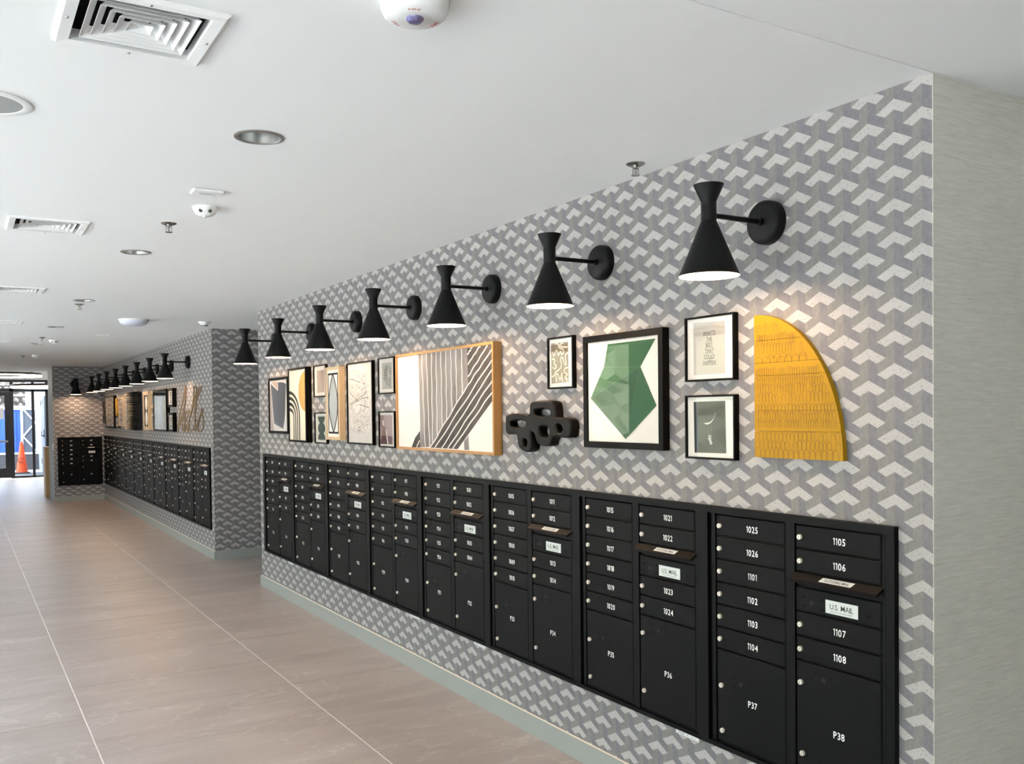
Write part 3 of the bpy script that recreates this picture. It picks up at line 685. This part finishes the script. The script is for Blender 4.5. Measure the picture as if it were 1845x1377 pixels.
# yellow quarter-circle panel, built from horizontal planks
yp = thing('wall_panel', 'yellow quarter-circle wooden wall panel carved with rows of scales', 'wall art', (D, 2.208, 1.373), WALL_ROT)
RX, RZ, DP = .359, .476, .02
M_YEL = plain('mustard_paint', srgb(158, 118, 6), .5, spec=.2, var=.12, scale=14, bump=.2, bscale=60, bdist=.001)
M_YELDK = plain('dark_ochre_line', srgb(92, 64, 10), .6)
xr = lambda z: RX*math.sqrt(max(0, 1-(z/RZ)**2))
cuts = [0] + [onx(1350+60/4.917, 560+yy/4.917, D-DP).z-1.373 for yy in (1065, 886, 580, 468, 271)] + [RZ]
for a, b in zip(cuts[:-1], cuts[1:]):
    a2, b2 = a+.0006, b-.0006; n = 14
    edge = [(xr(a2+(b2-a2)*k/n), a2+(b2-a2)*k/n) for k in range(n+1)]
    MB().slab([(0, a2)]+edge+([(0, b2)] if edge[-1][0] > .004 else []), -DP, -.001).build('plank', M_YEL, yp)
MB().slab([(.004, .004)]+ell(.004, .004, RX-.012, RZ-.012, 30, 0, PI/2), -.012, 0).build('backing', M_YELDK, yp)
lm = MB()
def scale_row(z, h, w, x0=.006, jit=.15, prob=1.):
    x = x0
    while x+w < xr(z+h)-.004:
        ww = w*random.uniform(1-jit, 1+jit); hh = h*random.uniform(.85, 1.1)
        if random.random() < prob:
            pts = [(x, z)]+[(x+ww/2-ww/2*math.cos(PI*k/6), z+hh*.55+hh*.45*math.sin(PI*k/6)) for k in range(7)]+[(x+ww, z)]
            lm.ribbon(pts, .0013, -DP-.0003)
        x += ww*1.04
for z, h, w in ((.002, .030, .020), (.032, .028, .0165), (.060, .027, .0155), (.10, .026, .0095), (.126, .026, .0105), (.150, .028, .0135), (.184, .030, .0135), (.214, .028, .012), (.240, .026, .0095), (.266, .03, .0095)):
    scale_row(z, h, w, prob=.9)
for z, h, w in ((.312, .022, .030), (.322, .02, .026), (.345, .034, .012), (.37, .034, .01), (.415, .028, .011), (.385, .024, .01)): scale_row(z, h, w, prob=.75)
o = lm.build('carved_scales', M_YELDK, yp); o['kind'] = 'stuff'

# black pierced sculpture
sp0 = onx(905, 820, D)
SY, SZ = 3.80, 1.345
st_ = thing('wall_sculpture', 'lumpy black carved wooden sculpture pierced with oval holes', 'sculpture', (D, SY, SZ), WALL_ROT)
def s6(pts): return [((lambda q: (SY-q.y, q.z-SZ))(onx(905+a/13.11, 715+b/13.11, D-.05))) for a, b in pts]
outl = smooth_loop(s6([(92, 520), (110, 470), (240, 440), (420, 455), (560, 485), (625, 450), (660, 380), (662, 230), (700, 160), (860, 140), (1130, 140), (1195, 200), (1215, 330), (1230, 470), (1290, 530), (1450, 535), (1555, 570), (1590, 660), (1585, 800), (1560, 920), (1440, 930), (1300, 905), (1180, 925), (1130, 1030), (1100, 1120), (980, 1130), (860, 1085), (810, 1000), (780, 880), (730, 800), (660, 790), (640, 870), (655, 1050), (660, 1200), (590, 1270), (470, 1230), (400, 1160), (370, 1030), (350, 900), (280, 850), (140, 850), (95, 790), (88, 650)]), 4)
def hole(pts):
    q = smooth_loop(s6(pts), 4); cx = sum(a for a, b in q)/len(q); cz = sum(b for a, b in q)/len(q)
    return [(a+.009*(a-cx)/math.hypot(a-cx, b-cz), b+.009*(b-cz)/math.hypot(a-cx, b-cz)) for a, b in q]
holes = [hole([(170, 570), (300, 545), (500, 560), (535, 640), (500, 725), (340, 740), (200, 720), (175, 640)]), hole([(740, 330), (800, 280), (1040, 285), (1115, 330), (1110, 430), (1040, 465), (800, 465), (745, 420)]), hole([(870, 740), (920, 700), (1060, 715), (1100, 790), (1090, 930), (1030, 965), (930, 950), (880, 880)]), hole([(1270, 690), (1320, 645), (1390, 690), (1415, 780), (1370, 850), (1310, 840), (1275, 780)]), hole([(480, 1040), (520, 995), (570, 1030), (575, 1120), (540, 1190), (495, 1150)])]
vs, fs = curve_geo([outl]+holes, .017, .008, bres=3)
mb = MB().add([(x, -.026-z, y) for x, y, z in vs], fs, True)
M_CARVE = NT('black_carved_wood'); _p = pos(M_CARVE); _f = M_CARVE.noise(1, 4, M_CARVE.scalevec(_p, (60, 60, 260)), .6, .4)
M_CARVE.col(M_CARVE.mix(_f, srgb(6, 5, 5), srgb(24, 21, 19))); M_CARVE.bsdf.inputs['Specular IOR Level'].default_value = .12; M_CARVE.rough(.38); M_CARVE.bump(_f, .5, .003)
o = mb.build('carved_body', M_CARVE.m, st_)

# ------------------------------------------------------------------ far gallery
GF = 'framed pieces of the far gallery'
def farpic(label, y0, y1, z0, z1, depth, fw, fm, name='framed_picture', **k): return Pic(name, label, y0, y1, z0, z1, depth, fw, fm, group=GF, **k)
hs = thing('hello_sign', 'tan rope script sign reading hello beside the side corridor', 'sign', (D, 11.58, 1.35), WALL_ROT)
path = [(255, 1210), (300, 900), (345, 520), (390, 200), (418, 140), (432, 200), (400, 470), (345, 820), (300, 1080), (330, 900), (375, 735), (392, 790), (365, 1050), (362, 1200), (395, 1195), (430, 1050), (480, 850), (492, 730), (465, 740), (428, 900), (425, 1120), (460, 1215), (505, 1130), (560, 820), (630, 380), (665, 190), (650, 150), (615, 280), (560, 620), (528, 950), (545, 1180), (585, 1170), (630, 950), (700, 560), (780, 220), (772, 148), (735, 230), (670, 600), (632, 960), (640, 1180), (680, 1180), (730, 960), (780, 720), (815, 680), (845, 780), (838, 960), (800, 1170), (760, 1215), (732, 1120), (738, 930), (790, 700)]
pts = []
for a, b in path: q = onx(300+a/13.12, 685+b/13.12, D-.03); pts.append((11.58-q.y, -.03, q.z-1.35))
rp = smooth_loop(pts, 5, False); rp = [(x, -.018-.012*math.sin(i*.35), z) for i, (x, _, z) in enumerate(rp)]
MB().tube(rp, .0075, 8).build('rope_letters', plain('tan_rope', srgb(128, 106, 80), .8, var=.25, scale=120), hs)
for k in (16, 120, 190):
    x, y, z = rp[k]; MB().box(x-.01, x+.01, y, 0, z-.01, z+.01).build('fixing_pin', M_LAMP, hs)
p = farpic('narrow black-framed botanical print beside the hello sign', 12.09, 11.78, 1.642, 1.876, .05, .03, M_BLKFR)
p.shape('leaf_stroke', c_('leaf_ink', 50, 56, 52), [p.rel(ell(.5, .3+.18*k, .16, .07, 10)) for k in range(4)]+[p.rel([(.25, .1), (.75, .1), (.75, .2), (.25, .2)])])
p = farpic('narrow black-framed print of tan blocks beside the hello sign', 12.09, 11.785, 1.336, 1.571, .05, .03, M_BLKFR)
for k, (a, b, cc) in enumerate(((.08, .3, (170, 150, 138)), (.31, .55, (206, 196, 172)), (.56, .9, (182, 164, 150)))): p.shape('tan_block', c_('tan_block_%d' % k, *cc), [p.rel([(.12, a), (.88, a), (.88, b), (.12, b)])])
p = farpic('large black-edged rectangular mirror in the far gallery', 13.09, 12.19, 1.335, 1.88, .05, .02, M_BLKFR, 'wall_mirror', glass=False, back=M_MIRROR, cat='mirror')
p = farpic('small pale-framed sage print above the pleated panel', 13.40, 13.125, 1.647, 1.872, .03, .035, M_PALEFR)
p.shape('sage_field', c_('sage_print', 150, 158, 138), [p.rel([(.15, .08), (.85, .08), (.85, .92), (.15, .92)])])
p = farpic('small pale-framed taupe stripe print in the far gallery', 13.385, 13.12, 1.34, 1.565, .03, .03, M_PALEFR)
for k in range(4): p.shape('stripe', c_('taupe_stripe', 150, 136, 118), [p.rel([(.05+.25*k, .03), (.16+.25*k, .03), (.16+.25*k, .97), (.05+.25*k, .97)])])
p = farpic('pale wood box frame with two stacked cream lens shapes', 13.85, 13.44, 1.337, 1.878, .05, .05, M_PALEFR, 'box_frame_mirror', glass=False, back=c_('black_lattice', 26, 25, 25), cat='mirror')
p.shape('cream_lens', M_MAT, [p.rel(ell(.5, .74, .3, .23)), p.rel(ell(.5, .26, .3, .23))])
rg = thing('wall_sculpture', 'tall black sculpture of stacked rounded ridges in the far gallery', 'sculpture', (D, 14.83, 1.322), WALL_ROT)
rm = MB(); prof = ell(0, 0, .07, .0105, 14)
seg = 14; xs = [.0, .06, .2, .42, .56, .62]
for k, x in enumerate(xs):
    s_ = .75 if k in (0, 5) else (.92 if k in (1, 4) else 1.0)
    rm.v += [(x, -.075+a*s_*1.0, b*s_) for a, b in prof]
for i in range(len(xs)-1):
    for k in range(seg): rm.f.append((i*seg+k, i*seg+(k+1) % seg, (i+1)*seg+(k+1) % seg, (i+1)*seg+k)); rm.sm.append(True)
rm.f += [tuple(range(seg)), tuple(reversed(range((len(xs)-1)*seg, len(xs)*seg)))]; rm.sm += [False, False]
rme = rm.mesh('ridge', M_LAMP); _flipfix(rme)
MB().box(.05, .57, -.06, 0, .01, .56).build('core', M_BOXDK, rg)
for k in range(24):
    o = link('ridge', rme, rg); o.location = (.008*math.sin(k*.9), 0, .014+.0235*k); o.rotation_euler = (0, .02*math.sin(k), 0)
p = farpic('tall pale frame of brown calligraphy in the far gallery', 15.66, 15.18, 1.328, 1.89, .04, .03, M_PALEFR)
for k in range(4): p.shape('brush_stroke', c_('brown_ink', 134, 104, 88), [p.rel(ell(.5, .2+.2*k, .14, .08, 10))])
p = farpic('small black-framed silver print above the keyhole print', 15.12, 14.905, 1.646, 1.874, .03, .02, M_BLKFR)
p.shape('silver_field', c_('silver_print', 176, 172, 168), [p.rel([(.2, .1), (.8, .1), (.8, .9), (.2, .9)])])
p = farpic('small black-framed print of a dark keyhole stroke', 15.13, 14.88, 1.331, 1.545, .03, .02, M_BLKFR)
p.shape('dark_stroke', c_('black_print', 24, 24, 28), [p.rel([(.4, .5), (.62, .5), (.62, .9), (.4, .9)])])
p = farpic('medium pale-framed blush pattern print in the far gallery', 16.29, 15.735, 1.371, 1.848, .04, .03, M_PALEFR)
p.shape('blush_pattern', wash('blush_wash', srgb(176, 150, 138, .64), srgb(206, 186, 174, .64), 30, 1), [p.rel([(.2, .12), (.8, .12), (.8, .88), (.2, .88)])])
yl = thing('wall_panel', 'small yellow half-round carved panel in the far gallery', 'wall art', (D, 16.68, 1.54), WALL_ROT)
MB().slab([(0, 0)]+ell(0, .15, .36, .15, 20, -PI/2, PI/2), -.03, 0).build('board', M_YEL, yl)
p = farpic('small black-framed white print below the yellow half-round panel', 16.66, 16.31, 1.345, 1.53, .04, .02, M_BLKFR)
p.shape('small_motif', c_('black_print', 24, 24, 28), [p.rel(ell(.5, .45, .12, .25, 14))])
p = farpic('large black-framed portrait sketch nearest the inner corner', 17.79, 16.74, 1.336, 1.89, .05, .03, M_BLKFR)
p.shape('sketch_field', wash('sketch_wash', srgb(188, 178, 156, .64), srgb(222, 214, 198, .64), 6, 1), [p.rel([(.05, .05), (.95, .05), (.95, .95), (.05, .95)])])
p.lines('sketch_lines', c_('olive_ink', 104, 98, 78), [p.rel(ell(.5, .45, .28, .3)), p.rel(ell(.6, .75, .2, .14)), p.rel([(.3, .1), (.45, .4), (.4, .7)])], .012)
dk = thing('wall_sculpture', 'dark carved wall piece at the inner corner of the far gallery', 'sculpture', (D, 18.14, 1.42), WALL_ROT)
vs, fs = curve_geo([smooth_loop([(.02, .0), (.17, .0), (.30, .02), (.29, .13), (.24, .19), (.30, .25), (.29, .37), (.16, .385), (.02, .37), (.05, .25), (.09, .19), (.04, .12)], 4), ell(.16, .29, .05, .04, 16), ell(.16, .09, .05, .04, 16)], .018, .008)
MB().add([(x, -.027-z, y) for x, y, z in vs], fs, True).build('carved_body', M_CARVE.m, dk)

# ------------------------------------------------------------------ ceiling fittings
def make_diffuser():
    t = thing('ceiling_diffuser', '', 'air vent', group='square ceiling air diffusers'); a = DW
    f = MB(); i = a-.034
    for z0, z1, o_ in ((-.010, 0, a),):
        f.add([(-o_, -o_, 0), (o_, -o_, 0), (o_, o_, 0), (-o_, o_, 0), (-o_, -o_, -.004), (o_, -o_, -.004), (o_, o_, -.004), (-o_, o_, -.004), (-o_+.008, -o_+.008, -.010), (o_-.008, -o_+.008, -.010), (o_-.008, o_-.008, -.010), (-o_+.008, o_-.008, -.010), (-i, -i, -.008), (i, -i, -.008), (i, i, -.008), (-i, i, -.008), (-i, -i, .02), (i, -i, .02), (i, i, .02), (-i, i, .02)],
              [(q+r, q+(r+1) % 4, q+4+(r+1) % 4, q+4+r) for q in (0, 4, 8, 12) for r in range(4)])
    o = f.build('frame', M_METALWHITE, t); _flipfix(o.data)
    MB().add([(-i, -i, .02), (i, -i, .02), (i, i, .02), (-i, i, .02), (-i, -i, .11), (i, -i, .11), (i, i, .11), (-i, i, .11)], [(0, 1, 5, 4), (1, 2, 6, 5), (2, 3, 7, 6), (3, 0, 4, 7), (4, 5, 6, 7)]).build('duct_box', M_DARKVOID, t)
    for k in range(5):
        b = i-.020-.0225*k; tp = b-.020; th = .0014; zb, zt = -.006, .018
        v = [(-b, -b, zb), (b, -b, zb), (b, b, zb), (-b, b, zb), (-tp, -tp, zt), (tp, -tp, zt), (tp, tp, zt), (-tp, tp, zt)]
        v2 = [(x-math.copysign(th, x), y-math.copysign(th, y), z) for x, y, z in v]
        mb = MB().add(v+v2, [(r, (r+1) % 4, 4+(r+1) % 4, 4+r) for r in range(4)]+[(8+(r+1) % 4, 8+r, 12+r, 12+(r+1) % 4) for r in range(4)]+[((r+1) % 4, r, 8+r, 8+(r+1) % 4) for r in range(4)]+[(4+r, 4+(r+1) % 4, 12+(r+1) % 4, 12+r) for r in range(4)])
        mb.build('louvre_ring', M_METALWHITE, t)
    c = tp-.004
    MB().add([(-c, -c, .0), (c, -c, .0), (c, c, .0), (-c, c, .0), (-c*.3, -c*.55, .014), (c*.3, -c*.55, .014), (c*.3, c*.55, .014), (-c*.3, c*.55, .014)], [(0, 4, 5, 1), (1, 5, 6, 2), (2, 6, 7, 3), (3, 7, 4, 0), (4, 7, 6, 5)]).build('centre_pan', M_METALWHITE, t)
    for x, y in ((0, -a+.018), (0, a-.018), (-a+.018, 0), (a-.018, 0)):
        s_ = MB().lathe([(.004, -.0095), (.0035, -.0115), (0, -.012)], 10, (x, y, 0), cap0=False, cap1=False).build('screw', M_CAN, t); _flipfix(s_.data)
    return t
d0 = make_diffuser()
for k, (x, y) in enumerate(DIFF):
    t = d0 if k == 0 else copy_tree(d0); t.location = (x, y, ZC)
    tag(t, '%s square white louvred ceiling diffuser from the entry ceiling joint' % ordn[k], 'air vent')
def make_downlight():
    t = thing('downlight', '', 'downlight', group='recessed ceiling downlights')
    r = MB().lathe([(.081, 0), (.081, -.003), (.070, -.005), (.066, -.001), (.066, .0)], 40, cap0=False, cap1=False).build('trim_ring', M_CAN, t); _flipfix(r.data)
    MB().lathe([(.066, 0), (.058, .075), (.052, .085)], 40, cap0=False, cap1=False).build('reflector', M_CAN, t)
    MB().lathe([(.058, .083), (.058, .10)], 32).build('lens', plain('frosted_lens', srgb(225, 226, 224), .4, var=0), t)
    return t
d0 = make_downlight()
for k, (x, y) in enumerate(DL):
    t = d0 if k == 0 else copy_tree(d0); t.location = (x, y, ZC); tag(t, '%s round unlit recessed downlight from the entry ceiling joint' % ordn[k], 'downlight')
def make_sprinkler():
    t = thing('fire_sprinkler', '', 'sprinkler', group='pendent ceiling sprinklers')
    e = MB().lathe([(.036, 0), (.036, -.002), (.022, -.009), (.016, -.009)], 28).build('escutcheon', M_STEEL, t); _flipfix(e.data)
    MB().lathe([(.008, -.004), (.009, -.018), (.005, -.021), (.004, -.040)], 14).box(-.014, -.011, -.002, .002, -.042, -.014).box(.011, .014, -.002, .002, -.042, -.014).box(-.014, .014, -.002, .002, -.017, -.014).build('body', M_STEEL, t)
    MB().lathe([(.017, -.044), (.017, -.0425)], 20).build('deflector', M_STEEL, t)
    return t
d0 = make_sprinkler()
for k, (x, y, lab) in enumerate(((2.18, 2.687, 'chrome sprinkler head beside the wallpaper near the first sconce'), (.88, 4.589, 'chrome sprinkler head beyond the two-eyed occupancy sensor'), (.868, 8.216, 'chrome sprinkler head beside the third downlight'), (.851, 11.815, 'chrome sprinkler head between the fourth and fifth downlights'), (.85, 15.4, 'chrome sprinkler head beside the sixth downlight'))):
    t = d0 if k == 0 else copy_tree(d0); t.location = (x, y, ZC); tag(t, lab, 'sprinkler')
t = thing('fire_strobe', 'round white fire alarm strobe with red FIRE lettering on the ceiling', 'fire alarm', (.888, 1.862, ZC))
b = MB().lathe([(.076, 0), (.075, -.022), (.070, -.034), (.063, -.040), (.0, -.042)], 48, cap1=False).build('housing', M_PLASTIC, t); _flipfix(b.data)
g = MB()
for rr in (.026, .030, .034, .038): 
    for q in range(44):
        a = 2*PI*q/44; x, y = rr*math.cos(a), rr*math.sin(a); g.lathe([(.0009, -.0428), (0, -.0428)], 5, (x, y, 0), cap0=False, cap1=False)
o = g.build('sounder_grille', M_KEY, t); o['kind'] = 'stuff'
b = MB().lathe([(.021, -.040), (.020, -.044), (.014, -.050), (0, -.052)], 16, cap0=False, cap1=False, sm=False).build('strobe_lens', plain('violet_lens', srgb(128, 124, 168), .12, .5, var=.6, scale=120), t); _flipfix(b.data)
fm = MB()
for k in range(3):
    base = math.atan2(-1.885, -.898)+2*PI*k/3
    tb = MB(); text(tb, 'FIRE', 0, 0, .0085, 0, 1.25, .12)
    for vi in range(len(tb.v)):
        x, _, z = tb.v[vi]; a = base+x/.050; rr = .0505+z
        tb.v[vi] = (rr*math.cos(a), rr*math.sin(a), -.0428-(.0)*0+max(0, rr-.058)*.2)
    fm.add(tb.v, tb.f)
fm.build('fire_lettering', M_RED, t)
# speaker, plates, sensors, dome
t = thing('ceiling_speaker', 'round white-rimmed flush speaker with grey grille on the ceiling', 'speaker', (.087, 3.07, ZC))
b = MB().lathe([(.123, 0), (.123, -.004), (.115, -.007), (.098, -.006), (.098, -.003)], 56, cap0=False, cap1=False).build('rim', M_METALWHITE, t); _flipfix(b.data)
MB().lathe([(.098, -.0035), (.098, -.003)], 56).build('grille', plain('grey_grille', srgb(150, 152, 150), .6, var=.2, scale=900), t)
def plate(x, y, lab):
    t = thing('ceiling_plate', lab, 'cover plate', (x, y, ZC))
    bevel(MB().box(-.06, .06, -.04, .04, -.012, 0).build('cover', M_PLASTIC, t), .005); MB().box(-.03, .03, -.012, .012, -.0135, -.012).build('lens_strip', M_LABEL, t)
plate(.892, 3.86, 'small rectangular white cover plate before the occupancy sensor on the ceiling'); plate(1.41, 11.17, 'small rectangular white cover plate beyond the ceiling dome light')
def sensor(x, y, lab):
    t = thing('occupancy_sensor', lab, 'sensor', (x, y, ZC), math.atan2(y, x)-PI/2)
    b = MB().lathe([(.055, 0), (.053, -.008), (.044, -.026), (.032, -.036), (0, -.039)], 32, cap1=False).build('housing', M_PLASTIC, t); _flipfix(b.data)
    for s_ in (-1, 1): MB().lathe([(.0085, .0), (.0085, -.004), (0, -.005)], 14, (s_*.019, -.040, -.022), 'y', cap0=False, cap1=False).build('eye', M_KEY, t)
    MB().lathe([(.013, -.036), (.011, -.044), (0, -.046)], 16, cap0=False, cap1=False).build('lens', M_LABEL, t)
sensor(.955, 4.17, 'white two-eyed occupancy sensor dome beside the second sprinkler'); sensor(1.0, 12.19, 'white two-eyed occupancy sensor dome near the fifth downlight'); sensor(1.0, 15.2, 'white two-eyed occupancy sensor dome near the sixth downlight')
t = thing('smoke_detector', 'white cone-shaped smoke detector on the ceiling before the side corridor', 'detector', (2.097, 9.267, ZC))
b = MB().lathe([(.062, 0), (.060, -.008), (.035, -.032), (.030, -.034), (.028, -.046), (0, -.047)], 32, cap1=False).build('housing', M_PLASTIC, t); _flipfix(b.data)
MB().lathe([(.0305, -.043), (.0305, -.036)], 24).build('intake_band', M_KEY, t)
t = thing('dome_light', 'shallow white dome ceiling light near the side corridor', 'ceiling light', (1.453, 9.323, ZC))
MB().lathe([(.135, 0), (.135, -.012)], 40).build('base_ring', M_METALWHITE, t)
b = MB().lathe([(.128, -.012), (.124, -.030), (.105, -.048), (.07, -.060), (.03, -.065), (0, -.066)], 40, cap0=False, cap1=False).build('diffuser', plain('blue_white_acrylic', srgb(214, 218, 232), .3, var=0), t); _flipfix(b.data)
t = thing('light_switch', 'small white switch plate on the end of the wing wall', 'switch', (1.472, WING+.09, .935), PI/2*-1)
t.rotation_euler = (0, 0, -PI/2)
MB().box(-.045, .045, -.006, 0, 0, .115).build('plate', M_PLASTIC, t); MB().box(-.014, .014, -.010, -.006, .03, .085).build('rocker', M_METALWHITE, t)
# ring pendants in the lobby
M_LED = emit('led_diffuser', (1, .93, .82, 1), 9.0); M_BRONZE = plain('bronze_ring', srgb(70, 50, 38), .4, .6)
def ring(x, y, z, R, lab):
    t = thing('ring_pendant', lab, 'pendant light', (x, y, z), group='ring pendants in the lobby')
    b = MB().lathe([(R-.03, .0), (R-.03, .045), (R+.03, .045), (R+.03, .0)], 64, cap0=False, cap1=False).build('ring_body', M_BRONZE, t); _flipfix(b.data)
    b = MB().lathe([(R-.026, .002), (R-.026, -.03), (R+.026, -.03), (R+.026, .002)], 64, cap0=False, cap1=False).build('led_strip', M_LED, t); _flipfix(b.data)
    for k in range(3):
        a = 2*PI*k/3+.4; MB().tube([(R*math.cos(a), R*math.sin(a), .045), (R*math.cos(a)*.1, R*math.sin(a)*.1, 3.0-z-.02)], .004, 6).build('wire', M_BRONZE, t)
    MB().lathe([(.08, 3.0-z-.03), (.08, 3.0-z)], 24).build('canopy', M_BRONZE, t)
ring(.80, 23.6, 2.49, .85, 'higher glowing ring pendant in the lobby')
ring(1.85, 22.3, 2.20, .85, 'lower glowing ring pendant in the lobby beside the wing wall')
# wooden pedestal
t = thing('pedestal', 'plain oak box pedestal behind the wing wall', 'pedestal', (1.50, 19.72, 0))
M_OAKP = woodmat('light_oak', srgb(190, 150, 96), srgb(212, 174, 120)); M_OAKD = M_OAKP
for nm, a in (('side_panel', (-.09, -.072, -.22, .22)), ('side_panel', (.092, .11, -.22, .22)), ('front_panel', (-.072, .092, -.22, -.202)), ('back_panel', (-.072, .092, .202, .22))): MB().box(*a, 0, .94).build(nm, M_OAKP, t)
MB().box(-.092, .112, -.222, .222, .94, .962).build('top', M_OAKP, t)

# ------------------------------------------------------------------ outdoors
struct(MB().box(-60, 60, -60, 80, -.4, -.16).build('ground', plain('pale_concrete_yard', srgb(196, 194, 188), .9, var=.1, scale=.5)))
struct(MB().box(-6, 8, 26.45, 60, -.16, 0).build('ground_walk', plain('grey_walk', srgb(150, 150, 150), .9, var=.1, scale=3)))
# added unseen hedge, dense enough to keep low sky light off the mailbox wall
t = thing('sky_block_hedge', 'tall dark hedge added out of view to block low sky light from the windows', 'hedge', (-15.0, 6.0, -.16))
M_LEAF = plain('hedge_leaf', srgb(70, 72, 54), .8, var=.5, scale=3)
MB().box(-.7, .7, -26, 30, 0, .5).build('stem_row', plain('hedge_stems', srgb(70, 58, 44), .9), t)
hb = bmesh.new(); bmesh.ops.create_grid(hb, x_segments=60, y_segments=10, size=.5)
hv = MB(); nx, nz = 110, 14
for j in range(nz+1):
    for i in range(nx+1): hv.v.append((1.0+random.uniform(-.25, .25)-(.8 if j == nz else 0), -26+56*i/nx, .3+5.4*j/nz+random.uniform(-.12, .12)+(random.uniform(0, .5) if j == nz else 0)))
for j in range(nz):
    for i in range(nx): hv.f.append((j*(nx+1)+i, j*(nx+1)+i+1, (j+1)*(nx+1)+i+1, (j+1)*(nx+1)+i)); hv.sm.append(False)
hb.free(); hv.box(-1.0, .7, -26, 30, .3, 5.6); hv.build('foliage', M_LEAF, t)
t = thing('door_mat', 'dark grey entrance mat outside the glass doors', 'mat', (1.5, 27.6, 0)); m = MB().box(-1.2, .7, -1.0, .9, 0, .012).build('mat_field', plain('charcoal_mat', srgb(70, 72, 76), .95, var=.2, scale=60), t)
MB().box(-1.22, .72, -1.02, -1.0, 0, .010).build('edging', M_BOXDK, t)
t = thing('traffic_cone', 'orange traffic cone standing outside the glass doors', 'cone', (1.47, 28.2, .012))
M_OR = plain('orange_pvc', srgb(238, 84, 40), .5)
bevel(MB().box(-.19, .19, -.19, .19, .0, .035).build('base', plain('dark_cone_base', srgb(60, 50, 46), .8), t), .01)
b = MB().lathe([(.145, .035), (.035, .86), (.028, .865), (0, .865)], 32, cap1=False).build('cone_body', M_OR, t); _flipfix(b.data)
MB().tube([(-.03+.07*math.cos(a), -.125-.02*math.sin(a+1.5), .36+.06*math.sin(a)) for a in [.6+4.9*k/14 for k in range(15)]], .009, 6).build('letter_mark', M_INK, t)
for o in t.children: o.location.z += .0
# white side wall with a door
t = thing('outdoor_wall', 'white outdoor wall with a grey steel door beyond the lobby glass', 'wall', (2.02, 27.0, 0))
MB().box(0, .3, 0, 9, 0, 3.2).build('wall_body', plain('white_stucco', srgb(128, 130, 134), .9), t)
d = MB().box(-.03, 0, .5, 1.6, .01, 2.15).build('door', plain('pale_grey_steel', srgb(104, 108, 114), .5), t)
MB().box(-.045, -.03, .58, .64, .98, 1.2).box(-.09, -.03, .55, .70, 1.02, 1.05).build('handle', M_ALU, d)
for z in (.25, 1.0, 1.85): MB().box(-.04, -.03, 1.55, 1.6, z, z+.14).build('hinge', M_ALU, d)
MB().box(-.035, -.03, .98, 1.1, 1.9, 2.02).build('vent_grille', M_ALU, d)
t = thing('low_wall', 'low dark kerb wall outside the entrance', 'wall', (.0, 30.2, 0)); MB().box(-4, 2.02, 0, .25, 0, .46).build('wall_body', plain('dark_grey_block', srgb(74, 72, 74), .9), t); MB().box(-4, 2.02, -.02, .27, .46, .50).build('coping', M_METALWHITE, t)
t = thing('mirror_backdrop_fence', 'tan upright plank fence added for the far gallery mirror to reflect', 'fence', (-6.0, 32.6, 0))  # added fence, gives the far mirror something tan to reflect
pm = MB().box(0, .14, 0, .025, .05, 2.9).mesh('plank', plain('tan_fence_wood', srgb(74, 64, 52), .8, var=.3, scale=4))
for k in range(40): o = link('plank', pm, t); o.location = (.15*k, 0, 0)
for z in (.4, 2.3): MB().box(0, 6.1, .025, .07, z, z+.1).build('rail', M_OAKP, t)
for x in (0, 2, 4, 5.9): MB().box(x, x+.1, .07, .17, 0, 2.8).build('post', M_OAKP, t)
t = thing('yard_gate', 'white metal yard gate with crossed braces', 'gate', (1.63, 31.4, 0))
MG = plain('white_gate_paint', srgb(236, 238, 242), .5)
for x in (0, .72): MB().box(x, x+.06, 0, .06, 0, 1.85).build('post', MG, t)
MB().box(.06, .72, .04, .05, .1, 1.78).build('sheet', plain('pale_grey_sheet', srgb(84, 88, 98), .6), t)
MB().box(.06, .72, -.01, .04, 1.76, 1.82).build('rail', MG, t); MB().box(.06, .72, -.01, .04, .1, .16).build('rail', MG, t)
for a, b in (((.06, .95), (.72, 1.8)), ((.06, 1.8), (.72, .95)), ((.06, .12), (.72, .95)), ((.06, .95), (.72, .12))): MB().tube([(a[0], .0, a[1]), (b[0], .0, b[1])], .022, 8).build('brace', MG, t)
t = thing('shipping_container', 'blue corrugated container behind the yard gate', 'container', (.0, 33.0, 0))
MBL = plain('blue_container_paint', srgb(44, 84, 170), .5)
MB().box(.3, 1.95, .06, 2.4, .1, 1.78).build('shell', MBL, t)
for k in range(6): MB().box(.36+.27*k, .50+.27*k, .02, .06, .16, 1.72).build('corrugation', MBL, t)
MB().box(.25, 2.0, .0, 2.45, 1.78, 1.9).build('top_rail', plain('white_rail', srgb(236, 238, 242), .5), t); MB().box(.3, 1.95, .02, 2.4, 0, .1).build('skid', M_BOXDK, t)
t = thing('rock_wall', 'pale rubble stone retaining wall behind the yard', 'wall', (0, 37.0, 0))
MB().box(-8, 8, .35, 1.2, 0, 4.2).build('core', plain('grey_mortar', srgb(64, 60, 56), .95), t)
MR = rockmat(); sm = []
for q in range(3):
    bm = bmesh.new(); bmesh.ops.create_icosphere(bm, subdivisions=1, radius=.5)
    for v in bm.verts: v.co *= random.uniform(.82, 1.1)
    me = bpy.data.meshes.new('stone'); bm.to_mesh(me); bm.free(); me.materials.append(MR); sm.append(me)
for i in range(17):
    for j in range(9):
        o = link('stone', sm[(i*3+j) % 3], t); o.location = (-.9+.27*i+(.13 if j % 2 else 0), .33, 1.75+.2*j); o.scale = (.27, .22, .2); o.rotation_euler = (random.random()*.6, random.random()*3, 0)
